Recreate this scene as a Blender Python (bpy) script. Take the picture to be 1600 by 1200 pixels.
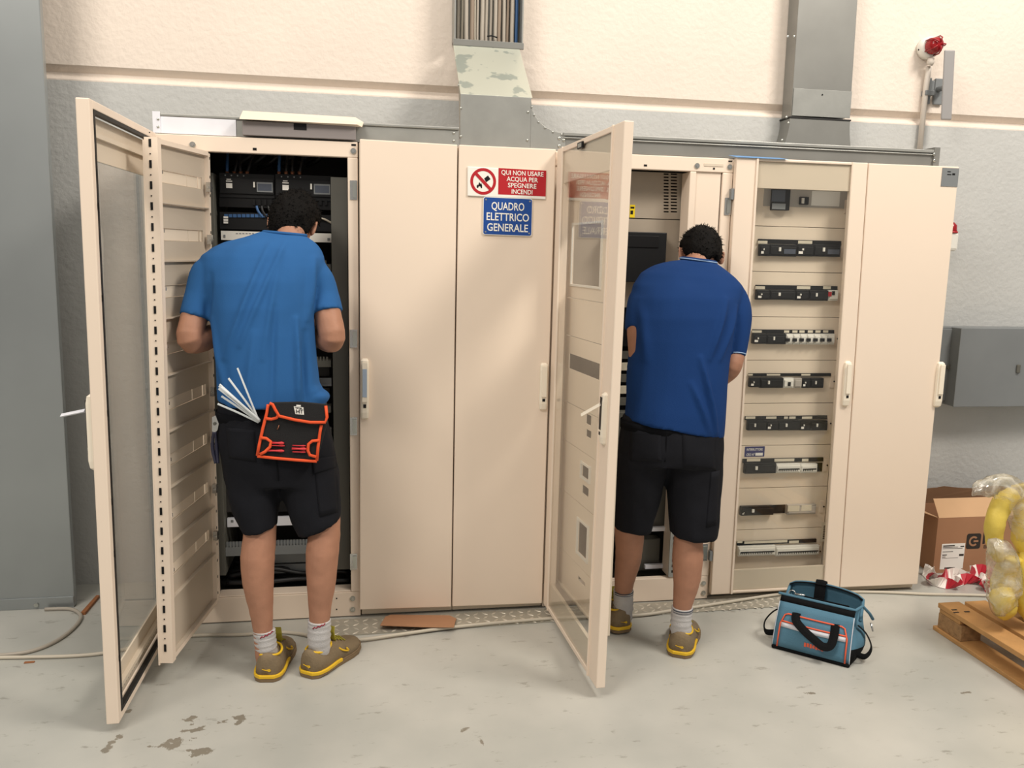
import bpy, bmesh, math, random
from mathutils import Vector, Matrix, noise
random.seed(7)
R = math.radians
for o in list(bpy.data.objects): bpy.data.objects.remove(o)
SC = bpy.context.scene; COL = SC.collection

# ---------------------------------------------------------------- camera
CF = 1295.09
CP = Vector((0.05367, -3.37613, 1.53652))
FW = Vector((0.16590236, 0.97422031, -0.15287638)); RT = Vector((0.98613485, -0.16449355, 0.02190747)); UP = Vector((0.00380448, 0.15439123, 0.98800247))
cam = bpy.data.cameras.new('camera'); camo = bpy.data.objects.new('camera', cam); COL.objects.link(camo)
cam.sensor_width = 36; cam.lens = CF*36/1600; cam.clip_start = .05
m = Matrix.Identity(4)
for i in range(3): m[i][0] = RT[i]; m[i][1] = UP[i]; m[i][2] = -FW[i]; m[i][3] = CP[i]
camo.matrix_world = m
SC.camera = camo

# ---------------------------------------------------------------- light and exposure
SC.view_settings.view_transform = 'Standard'; SC.view_settings.look = 'None'
SC.view_settings.exposure = 0.0; SC.view_settings.gamma = 1; SC.view_settings.use_curve_mapping = False
W = bpy.data.worlds.new('hall'); SC.world = W; W.use_nodes = True
W.node_tree.nodes['Background'].inputs[0].default_value = (1.0, .945, .875, 1)
W.node_tree.nodes['Background'].inputs[1].default_value = 0.385
def area(name, loc, target, sx, sy, power, col=(1, .92, .82)):
    l = bpy.data.lights.new(name, 'AREA'); l.shape = 'RECTANGLE'; l.size = sx; l.size_y = sy; l.energy = power; l.color = col
    o = bpy.data.objects.new(name, l); COL.objects.link(o); o.location = loc
    o.rotation_euler = (Vector(target)-Vector(loc)).to_track_quat('-Z', 'Y').to_euler()
    return o
area('hall_lamp', (3.6, -2.6, 5.2), (.8, 0, .9), 1.6, .8, 205)
area('hall_lamp', (-2.6, -3.6, 5.2), (-.6, 0, .8), 2.2, 1.0, 165)
area('hall_lamp', (0.5, -1.6, 6.0), (.5, -1.2, 0), 3, 1.0, 80)

# ---------------------------------------------------------------- picking points of the place
def ray(u, v): return FW + (u-800)/CF*RT - (v-600)/CF*UP
def at(u, v, Y):                      # the point of the plane y = Y
    d = ray(u, v); return CP + d*((Y-CP.y)/d.y)
def fl(u, v, z=0.0):                  # the point at height z
    d = ray(u, v); return CP + d*((z-CP.z)/d.z)
def atx(u, v, X):
    d = ray(u, v); return CP + d*((X-CP.x)/d.x)
def V(*a): return Vector(a)

# ---------------------------------------------------------------- materials
def lin(c): return tuple((x/255/12.92 if x/255 <= .04045 else ((x/255+.055)/1.055)**2.4) for x in c)
def mat(name, col, rough=.5, metal=0., bump=0., bscale=60., var=0., vscale=8., spec=.5, detail=4, trans=0, alpha=1, coat=0):
    M = bpy.data.materials.new(name); M.use_nodes = True
    nt = M.node_tree; b = nt.nodes['Principled BSDF']; L = nt.links.new
    c = lin(col)
    b.inputs['Base Color'].default_value = (*c, 1); b.inputs['Roughness'].default_value = rough; b.inputs['Metallic'].default_value = metal
    b.inputs['Specular IOR Level'].default_value = spec; b.inputs['Coat Weight'].default_value = coat
    if bump or var: tc = nt.nodes.new('ShaderNodeTexCoord')
    if var:
        n = nt.nodes.new('ShaderNodeTexNoise'); n.inputs['Scale'].default_value = vscale; n.inputs['Detail'].default_value = 5
        L(tc.outputs['Object'], n.inputs['Vector'])
        r = nt.nodes.new('ShaderNodeValToRGB'); r.color_ramp.elements[0].position = .3; r.color_ramp.elements[1].position = .7
        r.color_ramp.elements[0].color = (*[x*(1-var) for x in c], 1); r.color_ramp.elements[1].color = (*[min(1, x*(1+var)) for x in c], 1)
        L(n.outputs['Fac'], r.inputs['Fac']); L(r.outputs['Color'], b.inputs['Base Color'])
    if bump:
        n2 = nt.nodes.new('ShaderNodeTexNoise'); n2.inputs['Scale'].default_value = bscale; n2.inputs['Detail'].default_value = detail
        L(tc.outputs['Object'], n2.inputs['Vector'])
        bp = nt.nodes.new('ShaderNodeBump'); bp.inputs['Strength'].default_value = bump; bp.inputs['Distance'].default_value = .01
        L(n2.outputs['Fac'], bp.inputs['Height']); L(bp.outputs['Normal'], b.inputs['Normal'])
    return M
M = {}
M['white_wall'] = mat('white_wall', (228, 216, 204), .9, bump=.35, bscale=38, var=.03, vscale=3)
M['grey_wall'] = mat('grey_wall', (190, 191, 189), .85, bump=.4, bscale=38, var=.05, vscale=2.5)
M['cream'] = mat('cream_paint', (236, 219, 201), .42, var=.012, vscale=3)
M['cream_in'] = mat('cream_paint_inside', (214, 201, 182), .5)
M['cream_blank'] = mat('cream_plastic', (232, 217, 197), .45)
M['plate_shaded'] = mat('shaded_plate_cream', (196, 183, 166), .5)  # cream of the swing plates, darkened to hold their shading
M['handle'] = mat('cream_handle_plastic', (240, 230, 212), .35)
M['galv'] = mat('galvanised_steel', (158, 159, 155), .42, .4, var=.08, vscale=9, bump=.05, bscale=30)
M['galv_dark'] = mat('galvanised_steel_dull', (138, 138, 134), .42, .4, var=.08, vscale=5)
M['galv_bright'] = mat('galvanised_steel_bright', (238, 240, 248), .35, .15, var=.03, vscale=9)
M['galv_panel'] = mat('galvanised_panel', (158, 163, 164), .30, .55, var=.10, vscale=1.2)
M['tray_grey'] = mat('tray_grey', (140, 133, 132), .5)
M['zinc'] = mat('zinc_bolt', (190, 192, 186), .3, .9)
M['steel'] = mat('steel', (200, 200, 198), .25, .9)
M['black'] = mat('black_plastic', (21, 22, 24), .5, spec=.3)
M['black2'] = mat('black_plastic_dark', (14, 14, 16), .5, spec=.3)
M['dgrey'] = mat('dark_grey_and_shade', (96, 95, 88), .5)  # own grey of rails and boxes; on inner cabinet walls it stands for shade
M['mgrey'] = mat('grey_box_paint', (128, 132, 134), .45, .15, var=.05, vscale=4)
M['blade_grey'] = mat('sign_back_grey', (150, 148, 148), .5)
M['inside'] = mat('cabinet_inside_shaded', (52, 50, 48), .7)  # near-black: shade of the cabinet interior put into the wall colour
M['gasket'] = mat('black_gasket', (26, 25, 24), .6)
M['white_pl'] = mat('white_plastic', (232, 230, 222), .4)
M['white_lab'] = mat('white_label', (240, 238, 232), .5)
M['lab_cream'] = mat('label_cream', (214, 206, 186), .5)
M['red'] = mat('sign_red', (178, 24, 36), .45)
M['blue'] = mat('sign_blue', (22, 72, 150), .4)
M['sign_white'] = mat('sign_white', (240, 238, 230), .4)
M['yellow'] = mat('sticker_yellow', (240, 210, 20), .5)
M['bluelab'] = mat('label_navy', (45, 48, 105), .5)
M['cable'] = mat('cable_grey', (168, 160, 148), .5, var=.08, vscale=4)
M['cable_lt'] = mat('cable_light', (196, 188, 172), .5)
M['cable_br'] = mat('cable_brown', (140, 124, 108), .5)
M['cable_bl'] = mat('cable_blue', (52, 92, 140), .5)
M['cable_bk'] = mat('cable_black', (24, 24, 26), .5)
M['copper'] = mat('copper_lug', (150, 100, 75), .4, .5)
M['skin'] = mat('skin_tan', (164, 118, 94), .6, var=.08, vscale=22, bump=.06, bscale=180)
M['hair'] = mat('hair_dark', (11, 9, 8), .7, spec=.12, bump=.5, bscale=160)
M['shirt1'] = mat('shirt_blue', (44, 92, 146), .9, spec=.15, bump=.12, bscale=420, var=.05, vscale=5)
M['shirt2'] = mat('shirt_royal', (23, 55, 106), .9, spec=.15, bump=.12, bscale=420, var=.05, vscale=5)
M['collar'] = mat('collar_pale', (150, 180, 214), .8)
M['shorts'] = mat('shorts_navy', (25, 26, 31), .9, spec=.15, bump=.15, bscale=300, var=.12, vscale=9)
M['shorts2'] = mat('shorts_seam', (17, 18, 22), .9, spec=.1)
M['sock'] = mat('sock_grey', (186, 184, 184), .9, bump=.3, bscale=260, var=.06, vscale=30)
M['sockred'] = mat('sock_print_red', (140, 30, 50), .9)
M['sockdark'] = mat('sock_band_dark', (70, 74, 84), .9)
M['suede'] = mat('shoe_suede', (122, 106, 82), .85, bump=.2, bscale=150, var=.12, vscale=25)
M['shoeyel'] = mat('shoe_yellow', (222, 180, 36), .6)
M['sole'] = mat('shoe_sole', (120, 100, 74), .8)
M['tongue'] = mat('shoe_tongue', (150, 140, 40), .7)
M['pouch'] = mat('pouch_black', (20, 20, 22), .85, bump=.2, bscale=300)
M['orange'] = mat('pouch_orange', (232, 84, 36), .7)
M['toolred'] = mat('tool_red', (196, 44, 52), .5)
M['tie'] = mat('tie_white', (214, 220, 222), .4)
M['plier'] = mat('plier_handle', (40, 40, 62), .5)
M['bagblue'] = mat('bag_blue', (76, 118, 140), .8, bump=.2, bscale=260, var=.08, vscale=12)
M['bagblack'] = mat('bag_black', (17, 18, 20), .9, spec=.15, bump=.2, bscale=260)
M['bagorange'] = mat('bag_orange', (226, 96, 62), .6)
M['bagsilver'] = mat('bag_silver', (204, 206, 214), .5)
M['card'] = mat('cardboard', (166, 122, 90), .85, var=.05, vscale=6)
M['card_shaded'] = mat('cardboard_shaded', (120, 88, 62), .85)  # darker brown carries the shade inside the open box
M['card_in'] = mat('cardboard_inner', (204, 166, 128), .85, var=.04, vscale=6)
M['card_dk'] = mat('cardboard_print', (45, 38, 32), .8)
M['alu'] = mat('tread_plate', (176, 172, 160), .5, .45, var=.08, vscale=20)
M['alu2'] = mat('tread_bars', (206, 200, 186), .42, .45)
M['tapered'] = mat('tape_red', (186, 36, 54), .4)
M['tapewhite'] = mat('tape_white', (234, 228, 222), .4)
M['yelbag'] = mat('yellow_foam', (214, 190, 84), .55, bump=.4, bscale=25, var=.06, vscale=10)
M['strobe_red'] = mat('strobe_lens', (150, 18, 26), .2)
M['pipe'] = mat('conduit_grey', (214, 206, 196), .5)
M['film'] = mat('blue_film', (96, 150, 205), .3)
M['screen'] = mat('display_screen', (78, 84, 96), .2)
M['lblue'] = mat('reflective_strip', (168, 184, 204), .3, .3)
M['winegrey'] = mat('grey_plate', (176, 170, 162), .5)
M['beigeplate'] = mat('beige_plate', (170, 158, 142), .55, var=.05, vscale=8)

def floor_mat():
    F = mat('painted_floor', (196, 196, 190), .32, bump=.03, bscale=14)
    nt = F.node_tree; L = nt.links.new; N = nt.nodes.new; b = nt.nodes['Principled BSDF']
    tc = N('ShaderNodeNewGeometry')
    n1 = N('ShaderNodeTexNoise'); n1.inputs['Scale'].default_value = 1.6; n1.inputs['Detail'].default_value = 6; L(tc.outputs['Position'], n1.inputs['Vector'])
    r1 = N('ShaderNodeValToRGB'); e = r1.color_ramp.elements; e[0].position = .35; e[1].position = .68
    e[0].color = (*lin((166, 167, 161)), 1); e[1].color = (*lin((189, 188, 181)), 1); L(n1.outputs['Fac'], r1.inputs['Fac'])
    # dirt streaks
    mp = N('ShaderNodeMapping'); mp.inputs['Scale'].default_value = (9, 26, 1); mp.inputs['Rotation'].default_value = (0, 0, .5); L(tc.outputs['Position'], mp.inputs['Vector'])
    n2 = N('ShaderNodeTexNoise'); n2.inputs['Scale'].default_value = 1.0; n2.inputs['Detail'].default_value = 8; n2.inputs['Roughness'].default_value = .7; L(mp.outputs['Vector'], n2.inputs['Vector'])
    r2 = N('ShaderNodeValToRGB'); r2.color_ramp.elements[0].position = .60; r2.color_ramp.elements[1].position = .66; L(n2.outputs['Fac'], r2.inputs['Fac'])
    mx = N('ShaderNodeMix'); mx.data_type = 'RGBA'; L(r1.outputs['Color'], mx.inputs[6]); mx.inputs[7].default_value = (*lin((120, 116, 106)), 1)
    mm = N('ShaderNodeMath'); mm.operation = 'MULTIPLY'; mm.inputs[1].default_value = .55; L(r2.outputs['Color'], mm.inputs[0]); L(mm.outputs[0], mx.inputs[0])
    # chipped paint
    n3 = N('ShaderNodeTexNoise'); n3.inputs['Scale'].default_value = 16; n3.inputs['Detail'].default_value = 5; n3.inputs['Roughness'].default_value = .65; L(tc.outputs['Position'], n3.inputs['Vector'])
    last = None
    for (u, v, rx, ry, rot) in CHIPS:
        c = fl(u, v)
        m2 = N('ShaderNodeMapping'); m2.vector_type = 'TEXTURE'; m2.inputs['Location'].default_value = c; m2.inputs['Rotation'].default_value = (0, 0, rot); m2.inputs['Scale'].default_value = (rx, ry, 1)
        L(tc.outputs['Position'], m2.inputs['Vector'])
        ln = N('ShaderNodeVectorMath'); ln.operation = 'LENGTH'; L(m2.outputs['Vector'], ln.inputs[0])
        s = N('ShaderNodeMath'); s.operation = 'SUBTRACT'; s.inputs[0].default_value = 1.0; L(ln.outputs['Value'], s.inputs[1])
        if last is None: last = s
        else:
            mxx = N('ShaderNodeMath'); mxx.operation = 'MAXIMUM'; L(last.outputs[0], mxx.inputs[0]); L(s.outputs[0], mxx.inputs[1]); last = mxx
    ns = N('ShaderNodeMath'); ns.operation = 'MULTIPLY_ADD'; ns.inputs[1].default_value = 4.5; ns.inputs[2].default_value = -2.35; L(n3.outputs['Fac'], ns.inputs[0])
    ad = N('ShaderNodeMath'); ad.operation = 'ADD'; L(ns.outputs[0], ad.inputs[0]); L(last.outputs[0], ad.inputs[1])
    r3 = N('ShaderNodeValToRGB'); r3.color_ramp.elements[0].position = .50; r3.color_ramp.elements[1].position = .58; L(ad.outputs[0], r3.inputs['Fac'])
    mx2 = N('ShaderNodeMix'); mx2.data_type = 'RGBA'; L(r3.outputs['Color'], mx2.inputs[0]); L(mx.outputs[2], mx2.inputs[6]); mx2.inputs[7].default_value = (*lin((128, 122, 110)), 1)
    L(mx2.outputs[2], b.inputs['Base Color'])
    return F
CHIPS = [(305, 1120, .045, .07, .2), (290, 1150, .10, .05, .5), (310, 1175, .06, .05, .3), (330, 1132, .07, .02, .2), (373, 1128, .025, .065, -.1), (178, 1158, .03, .10, -.4), (203, 1112, .03, .03, 0),
         (62, 1177, .035, .02, 0), (727, 1140, .03, .015, .3), (755, 1163, .012, .04, .2), (275, 1165, .03, .05, 0), (1270, 1083, .03, .015, 0), (1510, 1082, .05, .015, 0)]
M['floor'] = floor_mat()

def glass_mat(name, tint=(1, 1, 1), f0=.045, rough=.02):
    G = bpy.data.materials.new(name); G.use_nodes = True; nt = G.node_tree; nt.nodes.clear(); N = nt.nodes.new; L = nt.links.new
    out = N('ShaderNodeOutputMaterial'); mix = N('ShaderNodeMixShader'); tr = N('ShaderNodeBsdfTransparent'); gl = N('ShaderNodeBsdfGlossy')
    tr.inputs[0].default_value = (*tint, 1); gl.inputs['Roughness'].default_value = rough
    g = N('ShaderNodeNewGeometry'); d = N('ShaderNodeVectorMath'); d.operation = 'DOT_PRODUCT'; L(g.outputs['Normal'], d.inputs[0]); L(g.outputs['Incoming'], d.inputs[1])
    a = N('ShaderNodeMath'); a.operation = 'ABSOLUTE'; L(d.outputs['Value'], a.inputs[0])
    s = N('ShaderNodeMath'); s.operation = 'SUBTRACT'; s.inputs[0].default_value = 1; L(a.outputs[0], s.inputs[1])
    p = N('ShaderNodeMath'); p.operation = 'POWER'; p.inputs[1].default_value = 5; L(s.outputs[0], p.inputs[0])
    q = N('ShaderNodeMath'); q.operation = 'MULTIPLY_ADD'; q.inputs[1].default_value = 1-f0; q.inputs[2].default_value = f0; L(p.outputs[0], q.inputs[0])
    L(q.outputs[0], mix.inputs[0]); L(tr.outputs[0], mix.inputs[1]); L(gl.outputs[0], mix.inputs[2]); L(mix.outputs[0], out.inputs[0])
    return G
M['glass'] = glass_mat('door_glass', (.985, .985, .975), .035, .005)
M['wrap'] = glass_mat('clear_film', (.96, .95, .90), .10, .16)
def film_haze(G):
    nt = G.node_tree; out = nt.nodes['Material Output']; src = out.inputs[0].links[0].from_socket
    d = nt.nodes.new('ShaderNodeBsdfPrincipled'); d.inputs['Base Color'].default_value = (.80, .76, .66, 1); d.inputs['Roughness'].default_value = .25
    n = nt.nodes.new('ShaderNodeTexNoise'); n.inputs['Scale'].default_value = 9; n.inputs['Detail'].default_value = 4; n.inputs['Distortion'].default_value = 2.5
    r = nt.nodes.new('ShaderNodeMapRange'); r.inputs[1].default_value = .4; r.inputs[2].default_value = .75; r.inputs[3].default_value = .08; r.inputs[4].default_value = .55
    bp = nt.nodes.new('ShaderNodeBump'); bp.inputs['Strength'].default_value = .8; bp.inputs['Distance'].default_value = .02
    tc = nt.nodes.new('ShaderNodeTexCoord'); m_ = nt.nodes.new('ShaderNodeMixShader'); L = nt.links.new
    L(tc.outputs['Object'], n.inputs['Vector']); L(n.outputs['Fac'], r.inputs[0]); L(n.outputs['Fac'], bp.inputs['Height']); L(bp.outputs['Normal'], d.inputs['Normal'])
    for g in nt.nodes:
        if g.bl_idname == 'ShaderNodeBsdfGlossy': L(bp.outputs['Normal'], g.inputs['Normal'])
    L(r.outputs[0], m_.inputs[0]); L(src, m_.inputs[1]); L(d.outputs[0], m_.inputs[2]); L(m_.outputs[0], out.inputs[0])
film_haze(M['wrap'])

# ---------------------------------------------------------------- mesh building
def origin(o):
    v = Vector((0, 0, 0))
    while o: v += o.location; o = o.parent
    return v
class MB:
    def __init__(s): s.v = []; s.f = []; s.mi = []; s.m = 0
    def add(s, vs, fs):
        k = len(s.v); s.v += [Vector(p) for p in vs]; s.f += [tuple(i+k for i in f) for f in fs]; s.mi += [s.m]*len(fs)
        return s
    def box(s, x0, x1, y0, y1, z0, z1, mp=None):
        p = [(x, y, z) for x in (x0, x1) for y in (y0, y1) for z in (z0, z1)]
        if mp: p = [mp(*q) for q in p]
        return s.add(p, [(0, 1, 3, 2), (4, 6, 7, 5), (0, 4, 5, 1), (2, 3, 7, 6), (0, 2, 6, 4), (1, 5, 7, 3)])
    def prism(s, pts, d):            # polygon pts (3-D) pushed along d
        n = len(pts); d = Vector(d); pts = [Vector(p) for p in pts]
        return s.add(pts+[p+d for p in pts], [tuple(range(n))[::-1], tuple(range(n, 2*n))]+[(i, (i+1) % n, n+(i+1) % n, n+i) for i in range(n)])
    def loft(s, rings, caps=True, closed=True):
        n = len(rings[0]); k = len(rings); vs = [p for r in rings for p in r]; fs = []
        for i in range(k-1):
            for j in range(n if closed else n-1):
                fs.append((i*n+j, i*n+(j+1) % n, (i+1)*n+(j+1) % n, (i+1)*n+j))
        if caps and closed: fs += [tuple(range(n))[::-1], tuple((k-1)*n+j for j in range(n))]
        return s.add(vs, fs)
    def tube(s, path, r, n=10, flat=1.0, side=None):
        path = [Vector(p) for p in path]; rings = []; pn = None
        rs = r if isinstance(r, (list, tuple)) else [r]*len(path)
        for i, p in enumerate(path):
            t = (path[min(i+1, len(path)-1)]-path[max(i-1, 0)]).normalized()
            if pn is None:
                a = Vector(side) if side else (Vector((0, 0, 1)) if abs(t.z) < .9 else Vector((1, 0, 0)))
            else: a = pn
            nn = (a-t*a.dot(t)).normalized(); pn = nn; bb = t.cross(nn)
            rr = rs[i] if isinstance(rs[i], (list, tuple)) else (rs[i], rs[i]*flat)
            rings.append([p+nn*(rr[0]*math.cos(2*math.pi*j/n))+bb*(rr[1]*math.sin(2*math.pi*j/n)) for j in range(n)])
        return s.loft(rings)
    def cyl(s, c, d, r, n=20, r2=None):
        c = Vector(c); d = Vector(d); return s.tube([c, c+d], [r, r if r2 is None else r2], n)
    def ell(s, c, ax, nu=20, nv=12, noisef=None):   # ax: three half-axis vectors
        c = Vector(c); ax = [Vector(a) for a in ax]; vs = []; fs = []
        for i in range(1, nv):
            th = math.pi*i/nv
            for j in range(nu):
                ph = 2*math.pi*j/nu
                vs.append(c+ax[0]*math.sin(th)*math.cos(ph)+ax[1]*math.sin(th)*math.sin(ph)+ax[2]*math.cos(th))
        vs += [c+ax[2], c-ax[2]]; a = len(vs)-2; b = a+1
        for i in range(nv-2):
            for j in range(nu): fs.append((i*nu+j, (i+1)*nu+j, (i+1)*nu+(j+1) % nu, i*nu+(j+1) % nu))
        for j in range(nu): fs.append((a, j, (j+1) % nu)); fs.append((b, (nv-2)*nu+(j+1) % nu, (nv-2)*nu+j))
        return s.add(vs, fs)
    def text(s, body, o, ex, ey, h, w=None, bold=.0, align='CENTER', lift=.0008, font_sp=1.0):
        c = bpy.data.curves.new('t', 'FONT'); c.body = body; c.size = 1; c.align_x = align; c.offset = bold; c.space_character = font_sp; c.resolution_u = 3
        ob = bpy.data.objects.new('t', c); COL.objects.link(ob)
        dg = bpy.context.evaluated_depsgraph_get(); me = bpy.data.meshes.new_from_object(ob.evaluated_get(dg))
        xs = [v.co.x for v in me.vertices]; k = h/.7; kx = k
        if w: kx = w/(max(xs)-min(xs))
        o = Vector(o); ex = Vector(ex).normalized(); ey = Vector(ey).normalized(); n = ex.cross(ey)
        s.add([o+ex*(v.co.x*kx)+ey*(v.co.y*k)+n*lift for v in me.vertices], [tuple(p.vertices) for p in me.polygons])
        bpy.data.objects.remove(ob); bpy.data.meshes.remove(me); bpy.data.curves.remove(c)
        return s
    def build(s, name, mats, parent=None, smooth=False, bevel=0., seg=2, norm=True):
        mats = mats if isinstance(mats, (list, tuple)) else [mats]
        og = origin(parent)
        base = og
        if parent is None:
            lo = [min(v[i] for v in s.v) for i in range(3)]; hi = [max(v[i] for v in s.v) for i in range(3)]
            base = Vector(((lo[0]+hi[0])/2, (lo[1]+hi[1])/2, lo[2]))
        me = bpy.data.meshes.new(name); me.from_pydata([v-base for v in s.v], [], s.f)
        for q in mats: me.materials.append(M[q])
        for p, i in zip(me.polygons, s.mi): p.material_index = min(i, len(mats)-1); p.use_smooth = smooth
        if norm:
            bm = bmesh.new(); bm.from_mesh(me); bmesh.ops.recalc_face_normals(bm, faces=bm.faces); bm.to_mesh(me); bm.free()
        o = bpy.data.objects.new(name, me); COL.objects.link(o)
        if parent is None: o.location = base
        else: o.parent = parent
        if bevel:
            b = o.modifiers.new('bevel', 'BEVEL'); b.width = bevel; b.segments = seg; b.limit_method = 'ANGLE'; b.angle_limit = R(40)
        return o
def thing(name, label, cat, loc, group=None):
    o = bpy.data.objects.new(name, None); COL.objects.link(o); o.location = loc; o.empty_display_size = .05
    return tag(o, label, cat, group)
def tag(o, label, cat, group=None, kind=None):
    o['label'] = label; o['category'] = cat
    if group: o['group'] = group
    if kind: o['kind'] = kind
    return o
def struct(o): o['kind'] = 'structure'; return o
def smooth_path(pts, k=6):
    pts = [Vector(p) for p in pts]; out = []
    for i in range(len(pts)-1):
        p0, p1, p2, p3 = pts[max(i-1, 0)], pts[i], pts[i+1], pts[min(i+2, len(pts)-1)]
        for j in range(k):
            t = j/k
            out.append(.5*((2*p1)+(p2-p0)*t+(2*p0-5*p1+4*p2-p3)*t*t+(3*p1-p0-3*p2+p3)*t**3))
    return out+[pts[-1]]
def holes_sheet(mb, u0, u1, v0, v1, w0, w1, holes, mp):   # a sheet with rectangular openings
    us = sorted({u0, u1, *[min(max(h[i], u0), u1) for h in holes for i in (0, 1)]}); vs = sorted({v0, v1, *[min(max(h[i], v0), v1) for h in holes for i in (2, 3)]})
    for j in range(len(vs)-1):
        run = None
        for i in range(len(us)-1):
            cu, cv = (us[i]+us[i+1])/2, (vs[j]+vs[j+1])/2
            solid = not any(h[0] < cu < h[1] and h[2] < cv < h[3] for h in holes)
            if solid: run = us[i] if run is None else run
            if run is not None and (not solid or i == len(us)-2):
                mb.box(run, us[i+1] if solid else us[i], w0, w1, vs[j], vs[j+1], mp); run = None
def quad(b0, b1, t0, t1, n):     # bilinear panel frame: u 0..1 along, w thickness (metres along n), v 0..1 up; returns metres-based mapper
    b0, b1, t0, t1, n = map(Vector, (b0, b1, t0, t1, n)); Wd = (b1-b0).length; Hd = (t0-b0).length
    def mp(u, w, v):
        a = u/Wd; c = v/Hd
        return (b0*(1-a)+b1*a)*(1-c)+(t0*(1-a)+t1*a)*c+n*w
    mp.W = Wd; mp.H = Hd
    return mp
ident = lambda x, y, z: Vector((x, y, z))
def worn():
    G = mat('galvanised_worn', (190, 196, 182), .4, .5); nt = G.node_tree; N = nt.nodes.new; L = nt.links.new; b = nt.nodes['Principled BSDF']
    tc = N('ShaderNodeTexCoord'); n = N('ShaderNodeTexNoise'); n.inputs['Scale'].default_value = 11; n.inputs['Detail'].default_value = 3; L(tc.outputs['Object'], n.inputs['Vector'])
    r = N('ShaderNodeValToRGB'); e = r.color_ramp.elements; e[0].position = .56; e[1].position = .60; e[0].color = (*lin((200, 203, 190)), 1); e[1].color = (*lin((160, 168, 160)), 1)
    L(n.outputs['Fac'], r.inputs['Fac']); L(r.outputs['Color'], b.inputs['Base Color'])
    return G
M['galv_worn'] = worn()

# ================================================================ SETTING
b = MB(); b.box(-4, 6.5, -7.5, .6, -.1, 0); struct(b.build('floor', 'floor'))
WY = .52
def strip(mb, y0, z0, y1, z1, mi):
    mb.m = mi; mb.add([(-4, y0, z0), (6.5, y0, z0), (6.5, y1, z1), (-4, y1, z1)], [(0, 1, 2, 3)])
b = MB()
for a in [(WY, -.05, WY, 2.224, 1), (WY, 2.224, WY, 2.229, 0), (WY, 2.229, WY+.03, 2.252, 0), (WY+.03, 2.252, WY+.032, 2.262, 0), (WY+.032, 2.262, WY, 2.287, 0), (WY, 2.287, WY, 4.6, 0)]: strip(b, *a)
b.m = 0; b.box(-4, 6.5, WY+.06, WY+.16, -.05, 4.6)
struct(b.build('wall_back', ['white_wall', 'grey_wall'], norm=False))

# galvanised casing at the left
t = thing('sheet_metal_panel', 'tall galvanised sheet metal panel standing before the wall at the far left', 'metal panel', (-1.7, .28, 0))
b = MB(); tl, bl = at(62, 0, .265), at(117, 945, .265)
b.prism([(-2.3, .265, .004), (bl.x, .265, .004), (tl.x+(tl.x-bl.x)*.35, .265, tl.z+(tl.z-bl.z)*.35), (-2.3, .265, tl.z+(tl.z-bl.z)*.35)], (0, .03, 0)); b.build('panel_sheet', 'galv_panel', t, bevel=.004)
b = MB(); b.box(-2.3, bl.x-.002, .259, .2645, .0, .05); b.build('foot_flange', 'galv_panel', t, bevel=.002)
b = MB(); c = at(57, 945, .258); b.cyl(c, (0, -.006, 0), .009); b.build('bolt', 'zinc', t)

# ================================================================ DUCTS AND TRUNKING
TY = .06
def rivets(root, pts, Y, r=.005, nm='rivet'):
    for (u, v) in pts:
        mb = MB(); c = at(u, v, Y); mb.ell(c, [(r, 0, 0), (0, .003, 0), (0, 0, r)], 10, 6); mb.build(nm, 'zinc', root, True)
t = thing('cable_trunking', 'galvanised trunking above the open left cabinet, left of the wide duct', 'trunking', (-.18, .2, 1.966))
b = MB(); b.box(-.757, .398, TY, .36, 1.9665, 2.03); b.build('trunking_body', 'galv', t, bevel=.002)
b = MB(); b.box(-.76, .40, TY-.006, .365, 2.03, 2.041); b.build('trunking_lid', 'galv', t, bevel=.003)
b = MB(); b.box(-.755, -.46, TY-.004, TY-.0005, 1.9675, 2.029); b.build('bright_cover_plate', 'galv_bright', t, bevel=.001)
b = MB(); b.box(-.762, -.735, TY-.009, TY-.0045, 1.9675, 2.046); b.build('end_bracket', 'galv_bright', t); rivets(t, [(247, 186), (247, 198)], TY-.010, .005, 'bolt')
rivets(t, [(709, 208), (709, 220)], TY-.001)

t = thing('cable_trunking', 'long galvanised trunking on top of the cabinets, running right from the wide duct', 'trunking', (1.7, .2, 1.966))
b = MB(); b.box(.84, 2.535, TY, .36, 1.9665, 2.028); b.build('trunking_body', 'galv_dark', t, bevel=.002)
b = MB(); b.box(.83, 2.515, TY-.006, .365, 2.028, 2.041); b.box(.83, 2.515, TY-.008, TY-.002, 2.018, 2.022); b.build('trunking_lid', 'galv', t, bevel=.003)
b = MB(); b.box(2.512, 2.54, TY-.008, .36, 1.9665, 2.052); b.build('end_bracket', 'galv_dark', t); rivets(t, [(1460, 241), (1460, 251)], TY-.009, .007, 'bolt')

UY = .40
t = thing('cable_duct', 'wide galvanised duct rising from the trunking, open at the top and full of cables', 'duct', (.55, .3, 1.966))
x0, x1 = .405, .692
b = MB(); b.box(x0, x1, TY, TY+.010, 1.9665, 2.17); b.box(x1-.004, x1, TY+.0105, .34, 2.045, 2.17); b.build('front_cover', 'galv', t, bevel=.001)
b = MB(); pts = []
for k in range(13):
    a = k/12*math.pi/2; pts.append((x1+.0005+.15*(1-math.cos(a))*.98, TY, 2.155-.118*math.sin(a)))
poly = [(x1+.0005, TY, 1.9665)]+pts[:]+[(x1+.148, TY, 1.9665)]
b.prism(poly, (0, .012, 0)); b.build('flared_elbow', 'galv', t, bevel=.001)
for k in range(1, 12, 2): b = MB(); b.ell((pts[k][0]+.002, TY-.001, pts[k][2]-.006), [(.004, 0, 0), (0, .003, 0), (0, 0, .004)], 8, 5); b.build('rivet', 'zinc', t)
rivets(t, [(874, 216), (881, 219), (874, 228)], TY-.001, .007)
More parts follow.
